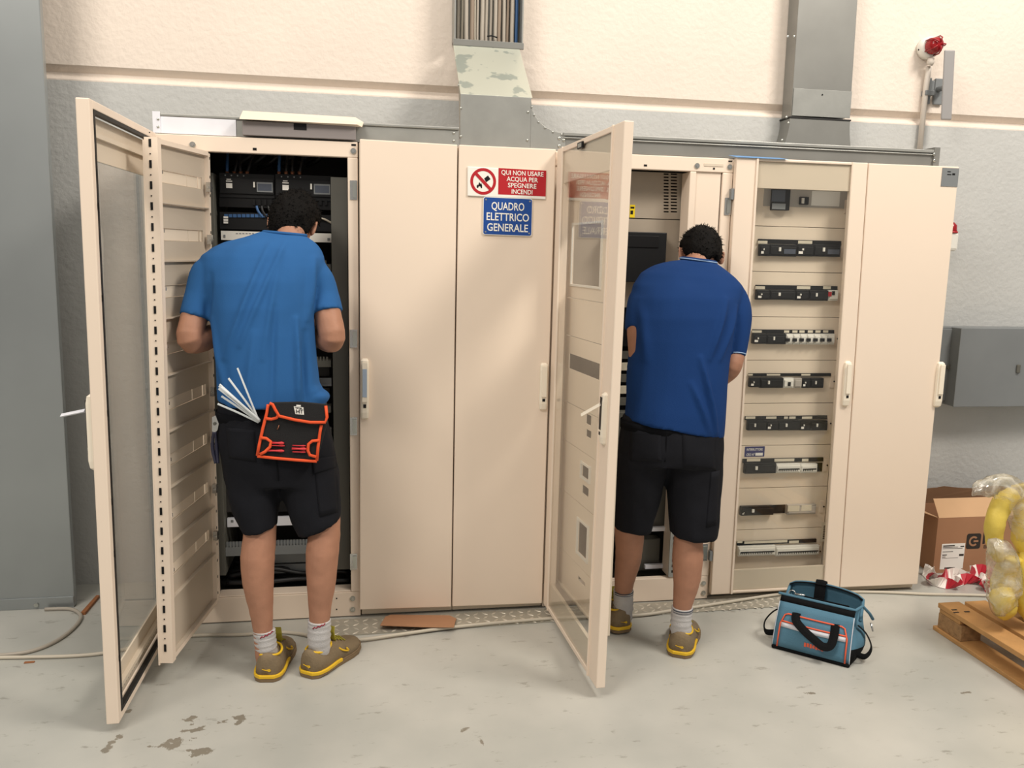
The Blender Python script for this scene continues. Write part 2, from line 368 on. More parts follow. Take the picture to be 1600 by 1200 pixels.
b = MB(); b.prism([(x0, TY+.001, 2.1705), (x0, UY, 2.435), (x0, UY+.012, 2.435), (x0, TY+.014, 2.1705)], (x1-x0+.006, 0, 0))
b.build('sloping_cover', 'galv_worn', t, bevel=.002)
b = MB(); b.box(x0-.0, x1+.024, UY-.002, UY+.012, 2.4355, 2.462); b.build('cross_strap', 'galv_dark', t, bevel=.001)
for (a, c, nm) in ((x0+.004, x0+.010, 'side_wall'), (x1+.014, x1+.020, 'side_wall')):
    b = MB(); b.box(a, c, UY, .515, 2.4625, 3.3); b.build(nm, 'galv', t)
b = MB(); b.box(x0+.010, x1+.014, .509, .515, 2.4625, 3.3); b.build('back_wall', 'galv_dark', t)
rivets(t, [(720, 169), (720, 213), (825, 175), (824, 219)], TY-.001, .005, 'bolt'); rivets(t, [(714, 92), (812, 99)], .32, .005, 'bolt'); rivets(t, [(717, 133), (819, 140)], .13, .005, 'bolt')
# cables inside the open duct
k = 0; x = x0+.02
while x < x1+.006:
    r = random.choice([.0055, .0065, .008, .009]); x += r
    blue = x > x1-.022
    Yc = .43+random.uniform(0, .035); ph = random.uniform(0, 6); am = random.uniform(.001, .004)
    sl = random.uniform(-.004, .004) if not blue else .002
    b = MB(); b.tube(smooth_path([(x+.018, Yc, 2.05), (x+.012, Yc, 2.25)]+[(x+am*math.sin(ph+z*5)+sl*(z-2.6), Yc, z) for z in (2.45, 2.6, 2.75, 2.9, 3.1, 3.3)], 4), r, 10)
    lab = 'blue cable running down the right side of the open duct' if blue else 'pale grey cable among many running down the open duct'
    o = b.build('cable', 'cable_bl' if blue else random.choice(['cable', 'cable_lt', 'cable', 'cable_br']), None, True)
    if not blue and o.data.materials[0].name.startswith('cable_brown'): lab = 'brownish grey cable running down the open duct'
    tag(o, lab, 'cable', {'blue': 'blue cables in the open duct', 'pale': 'pale cables in the open duct', 'brow': 'brownish cables in the open duct'}[lab[:4]])
    x += r+random.uniform(.002, .004)
b = MB(); b.tube([(.555, .418, 2.485), (.575, .416, 2.488), (.60, .418, 2.482)], .003, 8); tag(b.build('cable_tie', 'black', None, True), 'black cable tie around the cables at the foot of the open duct', 'cable tie')

DY = .42
t = thing('cable_duct', 'closed galvanised duct going up the wall above the cabinet with rows of breakers', 'duct', (2.15, .45, 2.042))
b = MB(); tl, tr, bl, br = at(1248, 0, DY), at(1340, 0, DY), at(1236, 182, DY), at(1328, 183, DY)
k = .9/(tl.z-bl.z)
b.prism([bl, br, br+(tr-br)*k, bl+(tl-bl)*k], (0, .095, 0)); b.build('duct_body', 'galv_dark', t, bevel=.002)
b = MB(); p = at(1240, 138, DY); q = at(1327, 181, DY); b.box(bl.x+.003, br.x-.002, DY-.004, DY-.0005, bl.z+.005, p.z); b.m = 1; b.cyl(at(1285, 148, DY-.005), (0, -.001, 0), .004); b.build('joint_strip', ['galv', 'black'], t, bevel=.001)
b = MB(); b.box(bl.x-.01, br.x+.004, DY-.006, .515, bl.z-.008, bl.z-.001); b.build('black_joint', 'gasket', t)
b = MB(); rg = []
for k in range(9):
    a = k/8; z = bl.z-.009-(bl.z-2.052)*a; g = .035*a**2
    rg.append([(bl.x-.006-g, DY-.004, z), (br.x+g*.8, DY-.004, z), (br.x+g*.8, .513, z), (bl.x-.006-g, .513, z)])
b.loft(rg); b.build('flared_foot', 'galv_dark', t)
rivets(t, [(1231, 57), (1241, 57), (1229, 183), (1232, 192), (1222, 219)], DY-.012, .006, 'bolt')

# things lying on the left trunking
t = thing('metal_tray', 'grey metal box with cream bent cover in front of the left trunking', 'box', (-.2, .1, 1.966))
p0, p1 = at(379, 213, .02), at(556, 218, .02)
b = MB(); b.box(p0.x, p1.x, .018, .052, 1.969, 2.022)
b.build('box_body', 'tray_grey', t, bevel=.002)
b = MB(); c = at(469, 198, .017); b.box(c.x-.024, c.x+.024, .0165, .0178, c.z-.012, c.z+.012); b.build('opening', 'black2', t)
b = MB(); a0, a1, a2, a3 = at(377, 176, .05), at(555, 180, .05), at(568, 190, .05), at(566, 200, .05)
b.prism([(a0.x, -.004, 2.024), (p1.x+.005, -.004, 2.024), (a3.x, .02, 2.018), (a2.x, .06, 2.04), (a1.x, .09, 2.062), (a0.x, .09, 2.066)], (0, .002, .004)); b.build('bent_cover', 'cream_blank', t, bevel=.001)

# ================================================================ CABINETS
def bolt(root, u, v, Y, r=.011):
    mb = MB(); c = at(u, v, Y); mb.cyl(c, (0, -.004, 0), r, 16); mb.m = 1; mb.cyl(c+V(0, -.004, 0), (0, -.002, 0), r*.55, 6); mb.build('bolt', ['zinc', 'steel'], root)
def closed_map(q): return q
def handle(parent, mp, u, v0, v1, inlay=None, lever=None, lmat='handle'):
    h = v1-v0; b = MB(); wd = .0175
    rg = []
    for (vv, s, d) in ((v0, .55, .004), (v0+.008, .9, .014), (v0+.03, 1, .018), (v1-.03, 1, .018), (v1-.008, .9, .014), (v1, .55, .004)):
        rg.append([mp(u-wd*s, 0, vv), mp(u-wd*s*.95, d*.8, vv), mp(u-wd*s*.5, d, vv), mp(u+wd*s*.5, d, vv), mp(u+wd*s*.95, d*.8, vv), mp(u+wd*s, 0, vv)])
    b.loft(rg)
    if lever is None: b.box(u-.0105, u+.0105, .018, .024, v0+.3*h, v1-.06*h, mp)
    b.m = 1
    if inlay: b.box(u-.009, u+.009, .0242, .0252, v0+.38*h, v1-.16*h, mp)
    b.m = 2; b.box(u-.006, u+.006, .0175, .0195, v0+.20*h, v0+.26*h, mp)
    if lever is not None:
        b.box(u-.010, u+.010, .0182, .0186, v0+.3*h, v1-.08*h, mp)
    o = b.build('handle', ['handle', 'lblue', 'black'], parent, bevel=.0015)
    if lever is not None:
        l = MB(); p0 = mp(u, .02, v1-.22*h); l.tube([p0, p0+(lever-p0)*.15, lever], [(.011, .006), (.011, .006), (.011, .006)], 4, side=(0, 1, .1)); l.build('lever', lmat, parent, bevel=.001)
    return o
NF = V(0, -1, 0)
def uv(mp, u, v):                     # photo point on a closed door -> panel metres
    p = at(u, v, 0); b0 = mp(0, 0, 0); return p.x-mp(0, 0, (p.z-b0.z)).x, p.z-b0.z
def shell(root, x0, x1, mats=('cream', 'inside'), yf=.028, back='inside', side='dgrey'):  # default dark walls have the interior shade put into their colour
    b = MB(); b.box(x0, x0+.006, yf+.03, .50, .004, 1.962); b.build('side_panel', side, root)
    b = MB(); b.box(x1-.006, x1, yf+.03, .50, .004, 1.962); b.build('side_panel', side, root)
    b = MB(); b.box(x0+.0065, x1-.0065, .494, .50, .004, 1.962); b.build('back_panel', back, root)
    b = MB(); b.box(x0+.0065, x1-.0065, yf+.03, .4935, 1.955, 1.962); b.build('top_panel', 'cream_in', root)
    b = MB(); b.box(x0+.0065, x1-.0065, yf+.03, .4935, .006, .012); b.build('floor_panel', side, root)

# ---- the two plain closed cabinets in the middle and the right-hand one
def plain(name_label, cat, x0, x1, cs, hnd, inlay):
    t = thing('electrical_cabinet', name_label, cat, ((x0+x1)/2, .25, 0))
    b = MB(); b.box(x0, x1, .032, .50, .006, 1.962); b.build('cabinet_body', 'cream_in', t, bevel=.003)
    mp = quad(at(*cs[0], 0), at(*cs[1], 0), at(*cs[2], 0), at(*cs[3], 0), NF)
    b = MB(); b.box(0, mp.W, -.030, 0, 0, mp.H, mp); d = b.build('door', 'cream', t, bevel=.004, seg=3)
    (u, va), (_, vb) = uv(mp, hnd[0], hnd[2]), uv(mp, hnd[0], hnd[1])
    handle(d, mp, u, va, vb, inlay)
    return t, d, mp
cabB, doorB, mpB = plain('cream cabinet with a plain closed door, beside the man with the tool pouch', 'electrical cabinet', .004, .390, ((562, 953), (705, 948.5), (562, 217), (714.8, 226)), (570, 560, 655), True)
cabC, doorC, mpC = plain('cream cabinet whose closed door carries the red and blue signs', 'electrical cabinet', .3915, .786, ((706.8, 948), (847, 943), (717.2, 226), (869, 233)), (848, 566, 640), None)
cabF, doorF, mpF = plain('cream cabinet with a plain closed door at the right end of the row', 'electrical cabinet', 2.19, 2.605, ((1313, 918), (1434, 913), (1358, 255), (1499, 260.5)), (1458, 565, 636), None)
b = MB(); p = at(1473, 262, -.002); q = at(1496, 292, -.002); b.box(p.x, q.x, -.002, -.0003, q.z, p.z)
b.m = 1; b.box(p.x+.025, p.x+.045, -.0026, -.0021, p.z-.03, p.z-.026); b.box(p.x+.025, p.x+.041, -.0026, -.0021, p.z-.018, p.z-.014); b.box(p.x+.05, p.x+.063, -.0026, -.0021, p.z-.03, p.z-.022)
s = b.build('sticker', ['mgrey', 'black2'], doorF); s['label'] = 'grey sticker with dark print'

# signs
sx, sz = 1, 1
p = at(731, 262, -.004); q = at(854, 308, -.004); Y0 = -.006
def tri(u, v): return at(u, v, Y0)
A0 = at(730.5, 260, Y0); A1 = at(854, 264, Y0); A2 = at(853, 309.5, Y0); A3 = at(730.5, 306, Y0)
t = thing('warning_sign', 'white and red sign reading QUI NON USARE ACQUA PER SPEGNERE INCENDI', 'sign', (.59, 0, A3.z))
ex = V(1, 0, -.012); ey = V(0, 0, 1)
b = MB(); b.prism([(A3.x, Y0, A3.z), (A1.x, Y0, A3.z-.004), (A1.x, Y0, A0.z-.004), (A0.x, Y0, A0.z)], (0, .005, 0)); b.build('board', 'sign_white', t, bevel=.003)
b = MB(); r0 = at(779, 262.5, Y0); r1 = at(852.5, 307, Y0)
b.prism([(r0.x, Y0-.0004, r1.z+.002), (r1.x, Y0-.0004, r1.z), (r1.x, Y0-.0004, r0.z-.003), (r0.x, Y0-.0004, r0.z)], (0, .0003, 0)); b.build('red_field', 'red', t)
b = MB(); cx = (r0.x+r1.x)/2; H = r0.z-r1.z
for i, (s_, w_) in enumerate((('QUI NON USARE', .93), ('ACQUA PER', .69), ('SPEGNERE', .63), ('INCENDI', .46))):
    b.text(s_, (cx, Y0-.0004, r0.z-H*(.245+.232*i)), ex, ey, H*.168, (r1.x-r0.x)*w_*.95, .012)
b.build('lettering', 'sign_white', t)
b = MB(); c = at(755, 283.5, Y0-.0006); Rr = .052
rg = []
for k in range(40):
    a = 2*math.pi*k/40; d = V(math.cos(a), 0, math.sin(a)); rg.append([c+d*Rr*.78, c+d*Rr, c+d*Rr+V(0, .0005, 0), c+d*Rr*.78+V(0, .0005, 0)])
rg.append(rg[0]); b.loft(rg, False)
dd = V(.70, 0, -.70); nn = V(.7, 0, .7)*.0065
b.prism([c-dd*Rr*.88-nn+V(0, -.0004, 0), c+dd*Rr*.88-nn+V(0, -.0004, 0), c+dd*Rr*.88+nn+V(0, -.0004, 0), c-dd*Rr*.88+nn+V(0, -.0004, 0)], (0, .0004, 0))
b.build('prohibition_ring', 'red', t)
b = MB(); e1 = V(.84, 0, .5); e2 = V(-.5, 0, .84)
q0 = c+V(.008, 0, .004); b.prism([q0-e2*.008, q0+e1*.022-e2*.006+V(0, 0, 0), q0+e1*.020+e2*.012, q0+e2*.009], (0, .0003, 0))
f0 = c+V(-.014, 0, -.026); b.prism([f0+V(x, 0, z) for x, z in ((-.011, 0), (-.012, .008), (-.008, .014), (-.006, .010), (-.002, .024), (.003, .016), (.006, .020), (.010, .010), (.010, 0), (.005, 0), (.003, .006), (-.003, .007), (-.006, 0))], (0, .0003, 0))
b.build('pictogram', 'black2', t)
B0 = at(756, 308, Y0); B2 = at(830, 368, Y0)
t = thing('name_sign', 'blue sign reading QUADRO ELETTRICO GENERALE on the cabinet door', 'sign', ((B0.x+B2.x)/2, 0, B2.z))
def rrect(x0, x1, z0, z1, r, Y, sl=-.012):
    out = []
    for (cx_, cz_, a0) in ((x1-r, z1-r, 0), (x0+r, z1-r, 90), (x0+r, z0+r, 180), (x1-r, z0+r, 270)):
        for k in range(6):
            a = R(a0+18*k); xx = cx_+r*math.cos(a); out.append(V(xx, Y, cz_+r*math.sin(a)+(xx-x0)*sl))
    return out
b = MB(); b.prism(rrect(B0.x-.002, B2.x+.002, B2.z-.001, B0.z+.002, .009, Y0), (0, .005, 0)); b.build('edge', 'sign_white', t)
b = MB(); b.prism(rrect(B0.x, B2.x, B2.z+.001, B0.z, .008, Y0-.0004), (0, .0003, 0)); b.build('board', 'blue', t)
b = MB(); cx = (B0.x+B2.x)/2; H = B0.z-B2.z
for i, (s_, w_) in enumerate((('QUADRO', .68), ('ELETTRICO', .88), ('GENERALE', .85))):
    b.text(s_, (cx, Y0-.0004, B0.z-H*(.315+.288*i)-.002), ex, ey, H*.205, (B2.x-B0.x)*w_, .012)
b.build('lettering', 'sign_white', t)
for (x, z) in ((B0.x+.009, B0.z-.009), (B2.x-.009, B0.z-.011), (B0.x+.009, B2.z+.010), (B2.x-.009, B2.z+.008)): b = MB(); b.cyl((x, Y0-.0005, z), (0, -.001, 0), .0035, 10); b.build('screw', 'zinc', t)

# ---- breakers (parts of a cabinet, toggles and labels as their sub-parts)
def prect(x0, y0, x1, y1, Y):
    a = at(x0, (y0+y1)/2, Y); c = at(x1, (y0+y1)/2, Y); p = at((x0+x1)/2, y0, Y); q = at((x0+x1)/2, y1, Y)
    return a.x, c.x, q.z, p.z
def pbox(mb, r, Y, d0, d1):          # photo rectangle r standing d0..d1 in front of Y
    x0, x1, z0, z1 = prect(*r, Y); return mb.box(x0, x1, Y-d1, Y-d0, z0, z1)
def breaker(root, r, Y, mat_='black', white=True, win=False, toggle=True, wide=False):
    x0, x1, z0, z1 = prect(*r, Y); w = x1-x0; h = z1-z0
    b = MB(); b.box(x0, x1, Y-.022, Y-.002, z0, z1); b.box(x0+.003, x1-.003, Y-.028, Y-.0215, z0+h*.16, z0+h*.80)
    o = b.build('breaker', mat_, root, bevel=.0015)
    if wide:
        for (a, c, e, f) in ((.13, .24, .38, .58), (.13, .24, .64, .68), (.14, .22, .72, .75)): b = MB(); b.box(x0+w*a, x0+w*c, Y-.0295, Y-.0281, z0+h*e, z0+h*f); b.build('rating_label', 'white_lab', o)
        b = MB(); b.box(x0+w*.62, x0+w*.65, Y-.034, Y-.0281, z0+h*.44, z0+h*.66); b.build('toggle', 'white_pl', o)
        b = MB(); b.box(x0+w*.68, x0+w*.97, Y-.030, Y-.0281, z0+h*.26, z0+h*.66); b.m = 1; b.box(x0+w*.70, x0+w*.95, Y-.0306, Y-.0301, z0+h*.32, z0+h*.60); b.build('display', ['mgrey', 'screen'], o)
        for k in range(8): b = MB(); b.cyl((x0+w*(.06+.055*k), Y-.0225, z0+h*.9), (0, -.001, 0), .003, 8); b.build('terminal_screw', 'mgrey' if k % 2 else 'black2', o)
    elif white:
        b = MB(); b.box(x0+w*.06, x0+w*.32, Y-.0295, Y-.0281, z0+h*.20, z0+h*.42); b.build('rating_label', 'white_lab', o)
        b = MB(); b.box(x0+w*.26, x0+w*.34, Y-.034, Y-.0281, z0+h*.5, z0+h*.66); b.build('toggle', 'white_pl', o)
    elif toggle:
        b = MB(); b.box(x0+w*.30, x0+w*.37, Y-.034, Y-.0281, z0+h*.42, z0+h*.75); b.build('toggle', 'white_pl', o)
    if win:
        b = MB(); b.box(x0+w*.5, x0+w*.93, Y-.0295, Y-.0281, z0+h*.22, z0+h*.62); b.build('display', 'screen', o)
    return o

# ---- open cabinet at the left (glass door and swing frame swung out)
cabA = thing('electrical_cabinet', 'cream cabinet standing open at the left, its glass door and swing frame swung out', 'electrical cabinet', (-.37, .25, 0))
shell(cabA, -.75, 0)
b = MB(); b.box(-.75, 0, .026, .058, 1.903, 1.962); b.build('top_bar', 'cream', cabA, bevel=.003)
b = MB(); b.box(-.75, 0, .026, .058, .004, .112); b.box(-.58, -.04, .0275, .10, .1125, .118); b.build('bottom_bar', 'cream', cabA, bevel=.003)
b = MB(); b.box(-.040, 0, .026, .058, .1125, 1.9025); b.build('upright', 'cream', cabA, bevel=.003)
b = MB(); b.box(-.75, -.575, .028, .058, .1185, 1.9025); b.build('upright', 'cream', cabA, bevel=.003)
bolt(cabA, 301, 226, .026); bolt(cabA, 552, 236, .026)
bolt(cabA, 551, 935, .026); bolt(cabA, 551, 952, .026)
b = MB(); pbox(b, (549, 225, 556, 228), .026, .0003, .001); b.build('slot', 'black2', cabA)
for q in ((395, 231, 401, 235), (525, 934, 527, 936), (525, 951, 527, 953)): b = MB(); pbox(b, q, .026, .0003, .001); b.build('slot', 'black2', cabA)
for (y0, y1) in ((282, 312), (515, 543), (652, 680), (865, 890)):
    b = MB(); pbox(b, (547, y0, 558, y1), .026, .0003, .003); b.m = 1; pbox(b, (551, y0+3, 557, y1-3), .026, .003, .008); b.build('catch', ['steel', 'zinc'], cabA)
# inside
IY = .16
b = MB(); b.box(-.035, -.09+.0, .10, .45, .13, 1.86); x0, x1, z0, z1 = prect(520, 277, 545, 890, .10); b = MB(); b.box(x0, x1, .10, .42, z0, z1); b.build('side_rail', 'dgrey', cabA, bevel=.002)
x0, x1, z0, z1 = prect(328, 270, 343, 900, .10); b = MB(); b.box(x0-.03, x1, .10, .42, z0, z1); b.build('side_rail', 'dgrey', cabA, bevel=.002)
breaker(cabA, (344, 272, 430, 310), IY, 'black', wide=True); breaker(cabA, (431, 274, 519, 314), IY, 'black', wide=True)
b = MB(); pbox(b, (344, 311, 519, 326), IY, .002, .018)
for k in range(14):
    u = 396+k*8.6; pbox(b, (u, 312, u+4, 321), IY, .018, .024)
b.build('terminal_block', 'black2', cabA)
b = MB(); pbox(b, (345, 334, 519, 360), IY, .002, .02); b.m = 1; [pbox(b, (352+k*6.8, 335, 357.6+k*6.8, 340), IY, .02, .024) for k in range(10)]; b.m = 2
for k in range(3): pbox(b, (351, 338.5+k*4, 358, 341.5+k*4), IY, .024, .026)
b.build('terminal_block', ['black', 'cable_bl', 'white_lab'], cabA)
for (u, c0, c1) in ((355, 'cable_bl', 250), (366, 'cable_bk', 246), (376, 'cable_bk', 244), (386, 'cable_bk', 248), (436, 'cable_bl', 247), (447, 'cable_bk', 246), (457, 'cable_bk', 245), (468, 'cable_bk', 246)):
    b = MB(); p = at(u, 272, .165); q = at(u+random.uniform(-2, 14), 238, .22); b.tube([p, p+(q-p)*.4+V(0, -.005, 0), q], .006, 8); b.build('wire', c0, cabA, True)
    b = MB(); b.tube([p+V(0, 0, -.006), p+V(0, 0, .01)], .0075, 8); b.build('cable_lug', 'copper', cabA, True)
for k in range(6):
    b = MB(); p = at(350+k*26, 268-k*2, .30); q = at(400+k*22, 236, .24); b.tube([p, (p+q)/2+V(0, 0, -.01), q], .010, 8); b.build('wire', 'cable_bk', cabA, True)
for (u0, u1) in ((401, 408), (409, 414), (419, 426)):
    b = MB(); b.tube(smooth_path([at(u0, 322, IY-.02), at((u0+u1)/2-1, 330, IY-.025), at(u1+3, 340, IY-.022)]), .005, 8); b.build('wire', 'cable_bl' if u0 == 401 else 'cable_bk', cabA, True)
b = MB(); b.tube(smooth_path([at(500, 341, IY-.03), at(508, 343, IY-.03), at(519, 349, IY-.02)]), .004, 8); b.build('wire', 'cable_lt', cabA, True)
b = MB(); pbox(b, (347, 363, 518, 377), IY, .0, .024); b.m = 1; pbox(b, (351, 367, 354, 371), IY, .024, .026); pbox(b, (512, 372, 516, 376), IY, .024, .026)
for k in range(6): pbox(b, (370+k*5, 364.5, 373.5+k*5, 366), IY, .024, .0245)
b.build('label_rail', ['white_pl', 'mgrey'], cabA, bevel=.001)
def slotted(r, mat_='dgrey'):
    x0, x1, z0, z1 = prect(*r, IY); b = MB(); b.box(x0, x1, IY-.05, IY+.02, z0, z0+(z1-z0)*.62); n = int((x1-x0)/.013)
    for k in range(n): b.box(x0+k*.013, x0+k*.013+.007, IY-.05, IY-.047, z0+(z1-z0)*.62, z1)
    b.build('slotted_cable_duct', mat_, cabA)
for yy in (405, 555, 626): slotted((344, yy, 518, yy+16))
slotted((352, 838, 518, 860), 'mgrey')
def dinrail(yy, bits):
    x0, x1, z0, z1 = prect(344, yy, 518, yy+13, IY); b = MB(); b.box(x0, x1, IY-.012, IY-.004, z0, z0+.005); b.box(x0, x1, IY-.012, IY-.004, z1-.005, z1); b.box(x0, x1, IY-.004, IY, z0, z1); b.build('din_rail', 'steel', cabA)
for yy in (450, 590, 667): dinrail(yy, 0)
b = MB(); pbox(b, (356, 806, 518, 819), IY, .0, .02); b.m = 1; pbox(b, (362, 810, 366, 814), IY, .02, .022); b.build('label_rail', ['galv_bright', 'mgrey'], cabA, bevel=.001)
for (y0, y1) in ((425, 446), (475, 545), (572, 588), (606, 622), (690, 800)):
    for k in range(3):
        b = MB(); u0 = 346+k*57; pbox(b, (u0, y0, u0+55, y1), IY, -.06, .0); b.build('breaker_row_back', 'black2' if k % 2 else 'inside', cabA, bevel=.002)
for k, yy in enumerate((868, 884)):
    b = MB(); pbox(b, (380, yy-6, 500, yy+8), IY+.05, 0, .03); b.build('grey_conduit_block', 'mgrey', cabA, bevel=.002)
for k in range(7):
    b = MB(); z = .128+.012*(k % 3); y = .12+.035*k; x_ = random.uniform(-.02, .02)
    b.tube(smooth_path([(-.56, y, z+.01), (-.4+x_, y-.02, z+random.uniform(0, .05)), (-.25, y+.01, z+.01), (-.1+x_, y-.01, z+random.uniform(0, .03)), (-.05, y, z)]), .010, 8); b.build('floor_cable', 'cable_bk', cabA, True)

# glass door of the open left cabinet (hinged left, its inner face shows)
DYF = -.755
bi0, ti0 = V(-.744, .012, .030), V(-.744, .012, 1.962)
mA = quad(bi0, at(186, 1131, DYF), ti0, at(139.5, 153, DYF), V(1, .02, 0))
TH = -.038
def glass_door(root, mp, inner, st, stf, top, bot, w_in, w_out, glass_w):
    # w_in/w_out: thickness range; st hinge stile, stf free stile
    lo, hi = min(w_in, w_out), max(w_in, w_out); Wd, Hd = mp.W, mp.H
    b = MB()
    b.box(0, st, lo, hi, 0, Hd, mp); b.box(Wd-stf, Wd, lo, hi, 0, Hd, mp); b.box(st, Wd-stf, lo, hi, 0, bot, mp); b.box(st, Wd-stf, lo, hi, Hd-top, Hd, mp)
    d = b.build('door', 'cream', root, bevel=.003)
    return d
dA = glass_door(cabA, mA, True, .05, .030, .026, .026, 0, TH, -.03)
W_, H_ = mA.W, mA.H
b = MB(); g0, g1 = .05, W_-.030
for (a, c, e, f) in ((g1-.012, g1, .026, H_-.026), (g0, g1, H_-.038, H_-.026), (g0, g1, .026, .038), (g0, g0+.012, .026, H_-.026)): b.box(a, c, -.014, .0015, e, f, mA)
b.build('gasket', 'gasket', dA)
b = MB(); b.box(g0+.012, g1-.012, -.034, -.030, .038, H_-.038, mA); b.build('glass_pane', 'glass', dA)
b = MB()
b.box(g0+.012, g1-.012, -.0298, -.024, H_-.165, H_-.0385, mA); b.box(g0+.012, g1-.012, -.024, -.010, H_-.10, H_-.085, mA)
b.box(g0+.012, g1-.012, -.0298, -.024, .0385, .15, mA); b.box(g0+.012, g1-.012, -.024, -.008, .085, .10, mA)
b.box(g1-.024, g1-.0122, -.0298, -.022, .15, H_-.165, mA); b.box(g0+.0122, g0+.03, -.0298, -.022, .15, H_-.165, mA)
b.m = 1
for k in range(28): b.box(.085+k*.023, .091+k*.023, -.0242, -.0236, .055, .061, mA)
b.build('inner_border', ['cream_in', 'mgrey'], dA, bevel=.001)
def mAo(u, w, v): return mA(u, TH-w, v)     # outward on the hidden face
lv = at(97, 649, -.70)
zA = lambda v: at(140, v, -.74).z-.03
handle(dA, mAo, W_-.022, zA(733), zA(613), None, lv, 'galv_bright')
for vv in (.2, .55, .72, 1.0, 1.35, 1.62): b = MB(); b.box(g1-.001, g1+.004, -.002, .004, vv, vv+.02, mA); b.build('clip', 'black2', dA)

# swing frame with blank plates
fb, ft = at(268, 1031, -.50), at(243, 216, -.44)
sb0, st0 = V(-.577, .022, .105), V(-.553, .02, 1.895)
fb = V(-.655, -.505, .105); ft = V(-.653, -.447, 1.895)
fb = fl(270, 1031, .105); ft = fl(246, 219, 1.893)
mS = quad(sb0, fb, st0, ft, V(1, -.15, 0).normalized())
W_, H_ = mS.W, mS.H
sw = MB(); sw.box(W_-.03, W_, -.045, 0, -.012, H_+.01, mS); sw.box(W_-.022, W_+.001, -.05, -.0452, -.02, H_, mS)
sw.box(0, .018, -.03, 0, 0, H_, mS); sw.box(.018, W_-.03, -.03, .0, H_-.010, H_+.006, mS); sw.box(.018, W_-.03, -.03, .0, -.006, .010, mS)
sw.m = 1; b = sw
for k in range(26):
    v = .03+k*.0695; b.box(W_+.0009, W_+.0022, -.029, -.021, v, v+.026, mS); b.box(W_+.0009, W_+.0022, -.027, -.023, v+.045, v+.049, mS)
    b.box(.005, .010, -.0001, .0012, v, v+.010, mS)
swing = sw.build('swing_frame', ['cream', 'black2'], cabA)
n = 9; ph = (H_-.02)/n
for k in range(n):
    v0 = .01+k*ph; v1 = v0+ph-.002
    h = [(.05, W_-.045, v0+ph*.36, v0+ph*.58)] if k else []
    b = MB(); holes_sheet(b, .019, W_-.031, v0, v1, -.020, -.016, h, mS)
    b.box(.019, W_-.031, -.016, -.001, v0, v0+.004, mS)
    pl = b.build('blank_plate', 'plate_shaded', cabA)
    if k:
        x = W_-.047; a0, a1 = v0+ph*.365, v0+ph*.575
        b = MB(); b.box(.085, .19, -.024, -.0205, a0, a1, mS); b.box(.196, x, -.024, -.0205, a0, a1, mS); b.box(.052, .07, -.024, -.0205, a0, a1, mS); b.build('blanking_strip', 'cream_blank', pl, bevel=.001)
        b = MB(); b.box(.020, .040, -.004, .012, v0+ph*.32, v0+ph*.5, mS); b.box(.0, .045, -.002, .008, v0+ph*.38, v0+ph*.42, mS); b.build('plate_catch', 'steel', pl)
        b = MB(); b.box(W_-.036, W_-.03, -.010, .002, v0+ph*.5, v0+ph*.56, mS); b.build('plate_stud', 'steel', pl)

# ---- open cabinet in the middle right
cabD = thing('electrical_cabinet', 'wide cream cabinet standing open in front of the man on the right', 'electrical cabinet', (1.17, .25, 0))
shell(cabD, .79, 1.56)
b = MB(); b.box(.79, 1.562, .026, .058, 1.903, 1.962); b.m = 1
b.build('top_bar', 'cream', cabD, bevel=.003)
b = MB(); b.box(.79, 1.562, .026, .058, .004, .112); b.build('bottom_bar', 'cream', cabD, bevel=.003)
b = MB(); b.box(1.517, 1.562, .026, .058, .1125, 1.9025); b.build('upright', 'cream', cabD, bevel=.003)
b = MB(); b.box(1.372, 1.40, .026, .12, .1125, 1.9025); b.build('upright', 'cream', cabD, bevel=.003)
b = MB(); b.box(.79, .82, .03, .058, .1125, 1.9025); b.build('upright', 'cream', cabD, bevel=.003)
b = MB(); b.box(1.401, 1.512, .034, .040, .1125, 1.9025); b.build('side_compartment_cover', 'cream', cabD, bevel=.001)
bolt(cabD, 1089, 259, .026); bolt(cabD, 1140, 261, .026)
bolt(cabD, 1099, 911, .026); bolt(cabD, 1099, 926, .026)
for q in ((1138, 251, 1144, 253), (1006, 257, 1011, 260), (1114, 262, 1117, 265)): b = MB(); pbox(b, q, .026, .0003, .001); b.build('slot', 'black2', cabD)
b = MB(); pbox(b, (1100, 256, 1130, 260), .026, .0003, .002); b.build('embossed_bar', 'cream_in', cabD)
for (y0, y1) in ((309, 336), (850, 876)):
    b = MB(); dx = (y0-309)/541*-37; pbox(b, (1132+dx, y0, 1142+dx, y1), .026, .0003, .003); b.m = 1; pbox(b, (1135+dx, y0+3, 1141+dx, y1-3), .026, .003, .008); b.build('catch', ['steel', 'zinc'], cabD)
PY = .14
x0, x1, z0, z1 = prect(870, 267, 1073, 341, PY)
hs = []
for k in range(13):
    for (a, c) in ((1037, 1045), (1048, 1058)):
        r = prect(a, 271+k*4.9, c, 273.2+k*4.9, PY); hs.append(r)
b = MB(); holes_sheet(b, x0, x1, z0+.003, z1, PY, PY+.004, hs, lambda u, w, v: V(u, w, v)); b.build('vented_plate', 'beigeplate', cabD)
x0b, x1b, z0b, z1b = prect(870, 341, 1071, 480, PY)
b = MB(); b.box(x0b, x1-.004, PY, PY+.004, z0b, z0-.001); b.build('mounting_plate', 'beigeplate', cabD)
b = MB(); pbox(b, (984, 320, 992, 340), PY, .0003, .001); b.m = 1; pbox(b, (985, 323, 991, 326), PY, .001, .0014); pbox(b, (985, 329, 989, 335), PY, .001, .0014); b.build('yellow_sticker', ['yellow', 'black2'], cabD)
